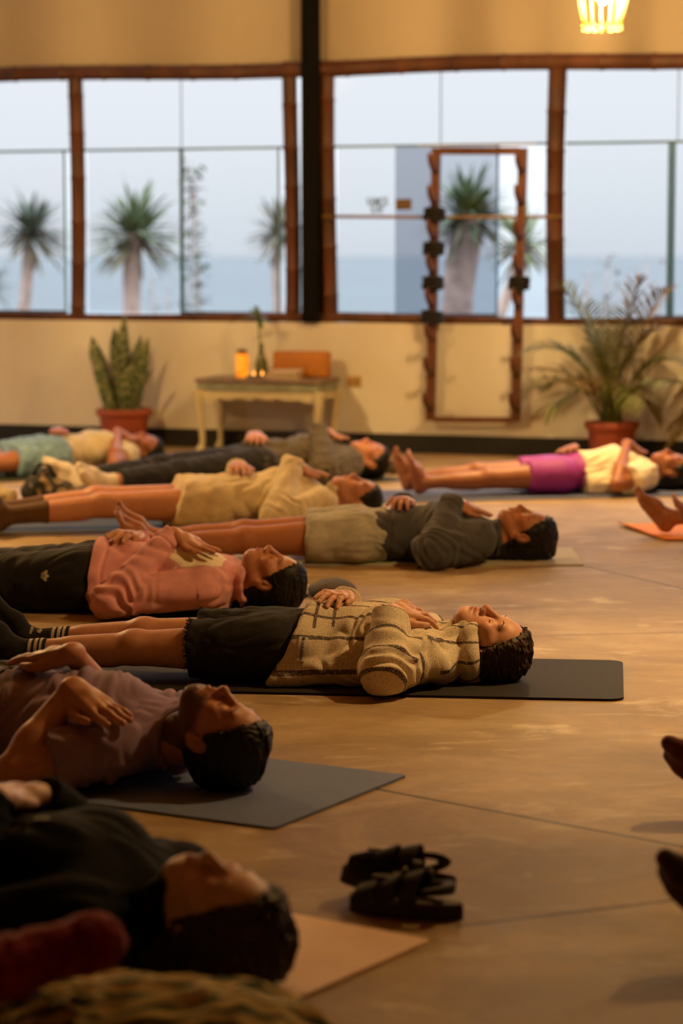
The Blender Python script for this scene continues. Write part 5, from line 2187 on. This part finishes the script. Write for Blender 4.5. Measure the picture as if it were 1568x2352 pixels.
# --- cream fleece, brown socks
P6 = person('person in cream fleece and brown socks lying behind the denim shorts', G, (877, 1201), 13, 1.78, 'm', SK['warm'],
            top=dict(name='fleece', t=.026, st=.034, hem=-.02, sleeve='long', cuff=.0, cuffw=.048, mat=cloth('cream_fleece', (214, 198, 162)), amp=.014, lam=.14, seed=41, bunch=.008, neck=.585, neck_tilt=.4,
                     collar=dict(x=.565, z=.09, Ry=.080, Rz=.074, r=.016), post=[Cone((.27, -.26, .08), (.38, -.15, .13), .062, .062, k=.03)]),
            bottom=dict(name='shorts', t=.024, hem=-.155, hem_tilt=.35, mat=cloth('cream_shorts', (212, 194, 156)), amp=.008, lam=.10, seed=43, loose=.018),
            socks=dict(top=-.725, t=.005, mat=cloth('brown_knit', (92, 66, 44))),
            hair=dict(mat=hair_black, t=.010, line=(.080, .076), side=(-.015, .008), lump=.3, amp=.001),
            base=.0075, head_fine=.0045, head_pitch=9, head_turn=5,
            J=dict(elL=(.270, -.31, .065), knL=(-.49, -.10, .115), knR=(-.49, .09, .125), anL=(-.935, -.11, .078), anR=(-.935, .11, .078)),
            lh=dict(W=(.400, -.050), th=10, curl=.8), rh=dict(W=(.17, .09), th=-95, curl=.7), phi=22)

# --- grey sweater, ripped black jeans, white socks
P7 = person('person in olive grey sweater, ripped black jeans and white socks', G, (888, 1100), 32, 1.85, 'f', SK['warm'],
            top=dict(name='sweater', t=.024, st=.034, hem=-.04, sleeve='long', cuff=.0, cuffw=.046, mat=cloth('olive_grey_knit', (86, 78, 64)), amp=.012, lam=.14, seed=51, bunch=.005, neck=.56, neck_tilt=.35,
                     collar=dict(x=.545, z=.09, Ry=.080, Rz=.074, r=.014), post=[Cone((.28, -.26, .08), (.42, -.17, .13), .066, .066, k=.03)]),
            bottom=dict(name='jeans', t=.012, hem=-.870, mat=cloth('black_jeans', (34, 34, 40), .2), amp=.005, lam=.09, seed=53, loose=.008),
            socks=dict(top=-.895, t=.006, mat=cloth('white_knit', (212, 198, 178))),
            hair=dict(mat=hair_black, t=.014, line=(.088, .080), side=(-.015, .010), lump=.6, amp=.002,
                      extra=[dict(a=(0, 0, -.06), b=(-.10, -.02, -.08), ra=.06, rb=.045, k=.03)]),
            base=.0075, head_fine=.0048, head_pitch=6, head_turn=14,
            J=dict(elL=(.26, -.32, .07), knL=(-.50, -.12, .09), knR=(-.49, .10, .10), anL=(-.98, -.16, .075), anR=(-.98, .10, .075)),
            lh=dict(W=(.41, -.03), th=5, curl=.6), rh=dict(W=(.06, .07), th=-120, curl=.6), phi=42, splay=40)
skn = simple('bare_skin_patch', SK['warm'], .5)
V2, F2 = grid_rect(.085, .050, 8, 5)
o0 = side_org(P7['bottom_bvh'], -.19, .125)
decal('rip', V2, F2, o0, unit((.9, 0, .35)), unit((-.35, .3, .85)), P7['bottom_bvh'], simple('frayed_threads', lin((190, 160, 120)), .9, .35, 60), P7['bottom'], lift=.0015, cast=.05)

# --- beige top by the snake plant
P8 = person('person in beige top and pale blue shorts lying by the snake plant', G, (368, 1073), 38, 1.64, 'f', SK['tan'],
            top=dict(name='top', t=.016, st=.016, hem=.0, sleeve=.42, mat=cloth('beige_jersey', (210, 196, 164)), amp=.006, lam=.11, seed=61, neck=.56, neck_tilt=.35),
            bottom=dict(name='shorts', t=.022, hem=-.27, mat=simple('pale_blue_print', lin((124, 160, 184)), .9, .3, 26), amp=.007, lam=.09, seed=63, loose=.02, waist=.06),
            hair=dict(mat=hair_black, t=.020, line=(.088, .078), side=(-.02, .0), over_ear=True, lump=.8, amp=.002,
                      extra=[dict(a=(0.03, 0, -.06), b=(-.06, -.03, -.075), ra=.075, rb=.055, k=.03), dict(a=(.08, .02, -.04), b=(.13, .0, -.06), ra=.07, rb=.06, k=.03)]),
            base=.0085, head_fine=.0052, head_pitch=4, head_turn=16,
            J=dict(elL=(.25, -.31, .060)), lh=dict(W=(.44, -.05), th=0, curl=.6), rh=dict(W=(.10, .08), th=-110, curl=.7))

# --- magenta shorts
P9 = person('barefoot person in magenta shorts and pale yellow shirt on a blue mat', G, (1588, 1126), 13, 1.62, 'f', SK['brown'],
            top=dict(name='shirt', t=.022, st=.040, hem=.125, sleeve=.60, mat=cloth('pale_yellow_cotton', (232, 218, 192)), amp=.009, lam=.10, seed=71, neck=.545, neck_tilt=.35,
                     extra=[Cone((.14, -.13, .05), (.36, -.14, .06), .06, .06, k=.03)]),
            bottom=dict(name='shorts', t=.010, hem=-.175, mat=simple('magenta_jersey', lin((150, 46, 150)), .6, .1, 14, .2, 200), amp=.003, lam=.12, seed=73, loose=.006, waist=.16),
            hair=dict(mat=hair_black, t=.014, line=(.085, .080), side=(-.020, .010), lump=.5, amp=.002,
                      extra=[dict(a=(0, 0, -.06), b=(-.12, 0, -.085), ra=.06, rb=.05, k=.03)]),
            base=.0070, head_fine=.0045, head_pitch=5, head_turn=4,
            J=dict(elL=(.235, -.30, .060), knL=(-.39, -.085, .085), knR=(-.40, .085, .10), anL=(-.745, -.10, .074), anR=(-.755, .10, .074)),
            lh=dict(W=(.385, -.03), th=40, curl=.5), rh=dict(W=(.13, .11), th=-130, curl=.8), phi=16, splay=10)

# --- the bearded man
P2 = person('bearded man in mauve t-shirt lying on a slate blue mat', G, (608, 1826), -31, 1.80, 'm', SK['warm'],
            top=dict(name='tshirt', t=.012, st=.026, hem=-.10, sleeve=.60, mat=cloth('mauve_cotton', (146, 120, 146), .1), amp=.010, lam=.11, seed=81, fold_dir=-40, neck=.575, neck_tilt=.30,
                     collar=dict(x=.562, z=.092, Ry=.078, Rz=.070, r=.009)),
            bottom=dict(name='trousers', t=.016, mat=cloth('dark_cotton', (50, 48, 52)), amp=.006, lam=.10, seed=83, loose=.015),
            hair=dict(mat=hair_dark, t=.011, line=(.082, .076), side=(-.012, .006), lump=.4, amp=.0014, lam=.008, beard=.0012, beard_mat=make_hair('greying_beard', lin((40, 30, 24)), lin((112, 98, 80))), stubble=True),
            base=.0050, head_fine=.0030, head_pitch=20, head_turn=-4,
            J=dict(elL=(.370, -.330, .058), shL=(.515, -.170, .095), shR=(.515, .18, .095)),
            lh=dict(W=(.415, -.160), th=-8, curl=.3, spread=1.25, up=.025), rh=dict(W=(.285, .01), th=178, curl=.5, up=.01))

# --- nearest: black top, brown hair
P1 = person('person in black top with long brown hair lying nearest the camera on a peach mat', G, (640, 2284), -35, 1.70, 'f', SK['pale'],
            top=dict(name='sweatshirt', t=.022, st=.030, hem=-.12, sleeve='long', cuff=.0, cuffw=.044, mat=cloth('black_fleece', (11, 10, 11), .2, sheen=0), amp=.006, lam=.10, seed=91, bunch=.008, neck=.600, neck_tilt=.55,
                     collar=dict(x=.582, z=.09, Ry=.080, Rz=.080, r=.018)),
            bottom=dict(name='trousers', t=.016, mat=cloth('dark_trousers', (36, 34, 36)), amp=.006, lam=.10, seed=93, loose=.015),
            hair=dict(mat=hair_brown, t=.018, over_ear=True, line=(.090, .070), side=(-.045, .010), lump=.8, amp=.0026, lam=.014,
                      extra=[dict(a=(.02, -.02, -.06), b=(-.10, -.05, -.07), ra=.07, rb=.05, k=.03), dict(a=(.09, 0, -.03), b=(.07, 0, -.08), ra=.06, rb=.05, k=.03)]),
            base=.0055, head_fine=.0032, head_pitch=8, head_turn=6,
            J=dict(elL=(.24, -.33, .06)),
            lh=dict(W=(.20, -.06), th=120, curl=.5, up=.01), rh=dict(W=(.17, .10), th=-118, curl=.5))
lg = simple('shirt_logo', lin((150, 142, 128)), .8)
V2, F2 = grid_rect(.030, .012, 8, 4)
decal('chest_logo', V2, F2, np.array([.335, -.075, .30]), (1, .25, 0), (-.25, 1, 0), P1['top_bvh'], lg, P1['top'], cast=.08)

# --- people whose feet reach in from the right
P10 = person('barefoot person on an orange mat, only the feet in view by the blue mat', 'people seen by their feet only', (2338, 1219), 13, 1.70, 'f', SK['brown'],
             top=dict(name='shirt', t=.016, st=.020, hem=.0, sleeve=.5, mat=cloth('grey_cotton', (120, 116, 110)), neck=.56),
             bottom=dict(name='leggings', t=.006, hem=-.74, mat=cloth('dark_leggings', (44, 38, 36)), amp=.002, loose=.002),
             hair=dict(mat=hair_black, t=.014), base=.008, head_fine=.006,
             J=dict(anL=(-.80, -.19, .075), anR=(-.83, .17, .075), knL=(-.43, -.14, .09), knR=(-.43, .13, .09)), phi=36, splay=10)
a_, c_ = at_z(1576, 1260), at_z(1418, 1208)
d_ = unit((c_ - a_) * (1, 1, 0))
e_ = np.array([d_[1], -d_[0], 0])
o = MB()
n_ = 16
V, F = [], []
wm = .62
for i in range(n_ + 1):
    x = 1.9 * (i / n_) ** 2.2
    lift = .014 * math.exp(-x / .03)
    for j in range(9):
        t = j / 8
        q = c_ - d_ * wm * t + e_ * x
        z = .001 + lift * (abs(t - .1) < 2) * (.35 + .65 * (1 - t))
        V += [(q[0], q[1], z), (q[0], q[1], z + .007)]
for i in range(n_):
    for j in range(8):
        k = (i * 9 + j) * 2
        k2 = k + 18
        F += [(k + 1, k + 3, k2 + 3, k2 + 1), (k, k2, k2 + 2, k + 2)]
    k = i * 18
    F += [(k, k + 1, k + 19, k + 18), (k + 16, k + 34, k + 35, k + 17)]
for j in range(8):
    k = j * 2
    F += [(k, k + 2, k + 3, k + 1)]
ob = o.add(V, F).build('yoga_mat', rubber('orange_mat', (234, 140, 48)), None, True)
auto_smooth(ob, 50)
tag(ob, 'bright orange yoga mat with upcurled end under bare feet', 'yoga mat', 'yoga mats laid out on the floor')
P11 = person('person whose feet reach in from the right, level with the slate blue mat', 'people seen by their feet only', (3318, 1870), 8, 1.75, 'm', SK['brown'], heels=(1678, 1915),
             top=dict(name='shirt', t=.016, st=.020, hem=.0, sleeve=.5, mat=cloth('rust_cotton', (130, 70, 50)), neck=.56),
             bottom=dict(name='trousers', t=.014, hem=-.74, mat=cloth('rust_trousers', (96, 52, 40)), amp=.004, loose=.01),
             socks=dict(top=-.62, t=.005, mat=cloth('rust_knit', (104, 48, 30), .3)),
             hair=dict(mat=hair_black, t=.014), base=.008, head_fine=.006, phi=46, splay=44)
P12 = person('person whose dark feet reach in from the right edge, level with the sandals', 'people seen by their feet only', (3690, 2165), 10, 1.75, 'm', SK['brown'], heels=(1698, 2268),
             top=dict(name='shirt', t=.016, st=.020, hem=.0, sleeve=.5, mat=cloth('brown_cotton', (96, 70, 50)), neck=.56),
             bottom=dict(name='trousers', t=.014, hem=-.74, mat=cloth('brown_trousers', (70, 50, 40)), amp=.004, loose=.01),
             socks=dict(top=-.62, t=.005, mat=cloth('umber_knit', (66, 36, 26), .3)),
             hair=dict(mat=hair_black, t=.014), base=.008, head_fine=.006, phi=40, splay=36)
# ---------------------------------------------------------------- small things on the floor
def blob(name, prims, lo, hi, h, mat, parent=None, loc=(0, 0, 0), rz=0, amp=0.0, lam=.05, seed=1, floor=.001, attrs=False):
    f = Field(axis_grid(lo[0], hi[0], h), axis_grid(lo[1], hi[1], h), axis_grid(lo[2], hi[2], h)).add(prims)
    f.floor(floor)
    V, Q = f.mesh()
    V = relax(V, Q, 2, .4)
    if amp:
        V = V + normals(V, Q) * (amp * (.5 * wob(V, lam, seed) + .5 * (1 - 2 * np.abs(wob(V, lam, seed + 3)))))[:, None]
        V[:, 2] = np.maximum(V[:, 2], floor * .8)
    o = mesh_np(name, V, Q, mat, parent)
    if parent is None:
        o.location = loc
        o.rotation_euler = (0, 0, rz)
    return o


# strappy sandals, one lying over the other
sole_m = simple('sandal_sole', lin((44, 34, 28)), .7, .25, 30, .3, 60)
strap_m = simple('sandal_strap', lin((34, 27, 24)), .75, .3, 30, .3, 200)
foot_m = simple('sandal_footbed', lin((84, 60, 38)), .7, .3, 16)
buck_m = simple('sandal_buckle', lin((150, 140, 90)), .35, .1, 10)


def sandal(label, loc, rot, sgn):
    rt = empty('sandal', loc)
    rt.rotation_euler = rot
    tag(rt, label, 'shoe', 'strappy sandals on the floor')

    def outline(g=0.0):
        pts = []
        for t in np.linspace(0, 2 * math.pi, 36, endpoint=False):
            x = .135 * math.cos(t)
            w = .036 + .014 * (math.cos(t) * .5 + .5) - .006 * math.exp(-((x + .01) / .05) ** 2)
            y = (w + g) * math.sin(t) + sgn * .008 * math.sin(math.pi * (x + .135) / .27)
            pts.append((x * (1 + g * 3), y))
        return pts
    auto_smooth(MB().prism(outline(.002), 0, .030).build('sole', sole_m, rt))
    auto_smooth(MB().prism(outline(-.003), .0302, .037).build('footbed', foot_m, rt))

    def band(x0, x1, h, wdt, n=18, tilt=0):
        o = MB()
        V, F = [], []
        for i in range(n + 1):
            t = math.pi * i / n
            y = -math.cos(t) * .049
            z = .030 + h * math.sin(t) ** .7
            xc = x0 + (x1 - x0) * i / n
            for dx, dz in ((-wdt, 0), (wdt, 0), (wdt, .0055), (-wdt, .0055)):
                V.append((xc + dx, y * (1.0 if dz == 0 else 1.07), z + dz + tilt * dx))
        for i in range(n):
            for k in range(4):
                F.append((i * 4 + k, i * 4 + (k + 1) % 4, i * 4 + 4 + (k + 1) % 4, i * 4 + 4 + k))
        F += [(3, 2, 1, 0), tuple(n * 4 + k for k in range(4))]
        o.add(V, F)
        return auto_smooth(o.build('strap', strap_m, rt))
    band(.078, .088, .034, .026, tilt=-.35)
    band(.024, .036, .052, .024, tilt=-.5)
    band(-.030, -.020, .066, .020, tilt=-.3)
    auto_smooth(MB().box((-.030, -.014, .078), (.080, .014, .084), .002).build('strap', strap_m, rt))
    # heel strap
    o = MB()
    pts = []
    for t in np.linspace(-.45 * math.pi, .45 * math.pi, 16):
        pts.append((-.060 - .060 * math.cos(t) + .02, .044 * math.sin(t), .064 + .010 * math.cos(t)))
    o2 = MB().tube(pts, .016, 8, flat=.35)
    o2.build('heel_strap', strap_m, rt, True)
    for x, y, z in ((.035, -.040, .076), (-.04, -.046, .090), (-.015, -.034, .110)):
        MB().box((x - .009, y - .005, z - .006), (x + .009, y + .004, z + .006), .002).build('buckle', buck_m, rt)
    rt.scale = (.84, .84, .84)
    return rt


q = at_z(925, 2090)
q2 = at_z(880, 2078)
sandal('dark strappy sandal flat on the floor beyond the peach mat, lower one of the pair', (q[0] + .005, q[1] - .03, .001), (0, 0, R(160)), 1)
sandal('dark strappy sandal tipped over on top of its pair beyond the peach mat', (q[0] - .01, q[1] + .060, .030), (R(38), R(-3), R(168)), -1)

# patterned blanket and red knit in front of the nearest person
m, nt, bb = new_mat('leaf_print_cloth')
L = nt.links
tc = N(nt, 'ShaderNodeTexCoord')
mp = N(nt, 'ShaderNodeMapping')
mp.inputs['Rotation'].default_value = (0, 0, R(-35))
mp.inputs['Scale'].default_value = (1, 1.6, 1)
L.new(tc.outputs['Object'], mp.inputs['Vector'])
wv = N(nt, 'ShaderNodeTexWave', wave_type='BANDS', bands_direction='Y', i_Scale=6.5, i_Distortion=7.0, i_Detail=1.5)
wv.inputs['Detail Scale'].default_value = 1.2
L.new(mp.outputs['Vector'], wv.inputs['Vector'])
r = ramp(nt, wv.outputs['Fac'], [(.12, lin((46, 62, 44))), (.30, lin((120, 116, 66))), (.5, lin((190, 164, 96))), (.85, lin((204, 176, 112)))])
L.new(r.outputs['Color'], bb.inputs['Base Color'])
bb.inputs['Roughness'].default_value = .9
q = at_z(125, 2450)
bl = blob('blanket', [Ell((.24, .05, .035), (.21, .15, .100), k=.05), Ell((-.02, .03, .03), (.26, .19, .100), k=.05), Ell((.06, -.20, .02), (.24, .16, .07), k=.05), Ell((-.30, .0, .04), (.20, .20, .08), k=.05), Cone((.32, -.05, .03), (.36, .08, .03), .045, .03, k=.04)],
          (-.6, -.42, -.02), (.55, .32, .18), .008, m, None, (q[0], q[1], .008), R(-20), .012, .13, 5)
tag(bl, 'crumpled blanket with green and yellow leaf print in the bottom left corner', 'blanket')
q = at_z(62, 2492)
rd = blob('knit_hat', [Cone((-.09, -.02, .045), (.06, .03, .062), .046, .042, k=.03), Ell((.085, .03, .062), (.042, .045, .042), k=.03), Ell((-.09, -.02, .04), (.06, .055, .045), k=.03)], (-.24, -.16, -.02), (.22, .16, .16), .006,
          cloth('red_knit', (128, 16, 26), .2, 160, .5), None, (q[0] + .03, q[1], .143), R(14), .005, .05, 8)
tag(rd, 'crumpled red knit hat between the black sweatshirt and the leaf-print blanket', 'hat')

# grey cushion behind the dark-haired head
q = at_z(742, 1392)
cu = blob('cushion', [Ell((0, 0, .022), (.085, .10, .042), k=.02), Ell((.02, .02, .02), (.075, .08, .036), k=.02)], (-.14, -.16, -.01), (.14, .16, .10), .006, cloth('grey_cotton_cover', (92, 86, 84)), None, (q[0] + .025, q[1] + .25, .0), 0, .002, .06, 2)
tag(cu, 'rounded grey cushion on the floor beyond the person in the pink hoodie', 'cushion')
# slipper near the far person's head
q = at_z(922, 1090)
sl = blob('slipper', [Cone((-.05, 0, .03), (.10, 0, .018), .036, .022, k=.02), Ell((-.055, 0, .045), (.045, .04, .045), k=.02), Ell((-.07, 0, .085), (.025, .022, .03), k=.01, sub=True)], (-.14, -.08, -.01), (.16, .08, .13), .005, cloth('grey_felt', (86, 76, 66)), None, (q[0], q[1] + .02, 0), R(-8), .001, .05, 3)
tag(sl, 'soft grey slipper on the floor beyond the person in the olive grey sweater', 'shoe')
# spectacles-like small tin at the mat edge
q = at_z(1000, 1308)
ph = empty('phone', (q[0], q[1], 0), R(-3))
tag(ph, 'small phone with tan case lying at the edge of the pale green mat', 'phone')
auto_smooth(MB().box((-.075, -.037, .0006), (.075, .037, .0085), .004).build('phone_case', simple('tan_case', lin((150, 118, 74)), .5, .1, 20), ph))
MB().box((-.070, -.033, .0086), (.070, .033, .0094)).build('screen', simple('dark_screen', lin((30, 26, 24)), .15, .05, 10), ph)
# little glass candle jar behind the black sock
q = at_z(22, 1452)
cj = empty('candle_jar', (q[0], q[1] + .03, 0))
tag(cj, 'small cream candle in a glass with wire handle behind the black sock', 'candle')
MB().lathe([(.020, .001), (.022, .004), (.024, .050), (.0225, .052), (.021, .050)], (0, 0, 0), 28).build('jar', simple('cream_glass', lin((214, 178, 130)), .3, .08, 20), cj, True)
MB().lathe([(.0205, .046), (.0205, .0485)], (0, 0, 0), 24).build('wax', simple('cream_wax', lin((240, 224, 180)), .4, .05, 20), cj, True)
MB().tube([(-.006, 0, .0485), (-.004, 0, .062), (-.0005, 0, .072), (.002, 0, .074), (.003, 0, .070), (.001, 0, .055), (.0, 0, .0485)], .0011, 6).build('wire_handle', simple('wire', lin((200, 190, 170)), .3, .05, 10, metal=1), cj, True)
# patterned bag by the far feet
m, nt, bb = new_mat('dark_animal_print')
tc = N(nt, 'ShaderNodeTexCoord')
no = N(nt, 'ShaderNodeTexNoise', i_Scale=14.0, i_Detail=3.0, i_Distortion=1.2)
nt.links.new(tc.outputs['Object'], no.inputs['Vector'])
r = ramp(nt, no.outputs['Fac'], [(.50, lin((22, 19, 17))), (.56, lin((128, 104, 70)))])
nt.links.new(r.outputs['Color'], bb.inputs['Base Color'])
bb.inputs['Roughness'].default_value = .8
q = at_z(112, 1152)
bg = empty('bag', (q[0], q[1], 0), R(-10))
bg.scale = (1.25, 1.25, 1.25)
tag(bg, 'slouched black and tan patterned bag beyond the brown socks', 'bag')
blob('body', [Cone((-.06, 0, .04), (.06, 0, .035), .055, .05, k=.04), Cone((-.02, 0, .08), (-.01, .01, .115), .05, .025, k=.04), Cone((.05, 0, .04), (.13, 0, .02), .035, .018, k=.03)], (-.16, -.12, -.01), (.2, .12, .19), .006, m, bg, amp=.006, lam=.06)
MB().tube([(-.06, -.02, .11), (-.03, -.03, .155), (.01, -.02, .150), (.035, -.01, .10)], .007, 8).build('strap', strap_m, bg, True)
q = at_z(45, 1158)
pw = blob('folded_scarf', [Cone((-.08, 0, .035), (.05, 0, .035), .045, .04, k=.03), Cone((-.10, 0, .06), (-.02, .02, .08), .04, .03, k=.03)], (-.2, -.12, -.01), (.14, .12, .16), .006, simple('cream_print_scarf', lin((160, 142, 112)), .9, .4, 40), None, (q[0] - .10, q[1] + .02, 0), 0, .006, .05, 4)
tag(pw, 'crumpled cream scarf between the patterned bag and the brown socks', 'scarf')

# ---------------------------------------------------------------- lights, sky, camera
pendant((2.0, 7.1, 2.60), 'woven cord pendant lamp hanging above the middle of the room', 1250)
pendant((-3.0, 11.6, 2.62), 'woven cord pendant lamp hanging left of the photo towards the windows', 2300)

w = bpy.data.worlds.new('sky')
scene.world = w
w.use_nodes = True
nt = w.node_tree
bg_ = nt.nodes['Background']
tc = N(nt, 'ShaderNodeTexCoord')
sp = N(nt, 'ShaderNodeSeparateXYZ')
nt.links.new(tc.outputs['Generated'], sp.inputs[0])
q = lambda c, f: tuple(v * f for v in lin(c))
# overcast: pale at the horizon, several times brighter overhead
r = ramp(nt, sp.outputs['Z'], [(0.0, q((204, 212, 220), .25)), (.04, q((220, 226, 232), .25)), (.09, q((229, 233, 239), .25)), (.16, q((229, 234, 242), .40)), (.36, q((226, 233, 244), .85)), (1.0, q((224, 232, 246), 1.0))])
nt.links.new(r.outputs['Color'], bg_.inputs['Color'])
bg_.inputs['Strength'].default_value = 6.0

cam = bpy.data.cameras.new('camera')
co = bpy.data.objects.new('camera', cam)
link(co)
co.location = (0, 0, CAM_H)
co.rotation_euler = (math.pi / 2 - PITCH, 0, 0)
cam.sensor_fit = 'VERTICAL'
cam.sensor_height = SENSOR
cam.sensor_width = SENSOR
cam.lens = LENS
cam.clip_end = 20000
cam.dof.use_dof = True
cam.dof.focus_distance = 7.0
cam.dof.aperture_fstop = 2.6
scene.camera = co
vs_ = scene.view_settings
vs_.view_transform = 'Standard'
vs_.look = 'None'
vs_.exposure = 0.0
vs_.gamma = 1.0
scene.cycles.max_bounces = 7
scene.cycles.diffuse_bounces = 3
scene.cycles.use_adaptive_sampling = True
scene.cycles.adaptive_threshold = .035
scene.cycles.transparent_max_bounces = 12
scene.cycles.caustics_reflective = False
scene.cycles.caustics_refractive = False
scene.cycles.sample_clamp_indirect = 6.0
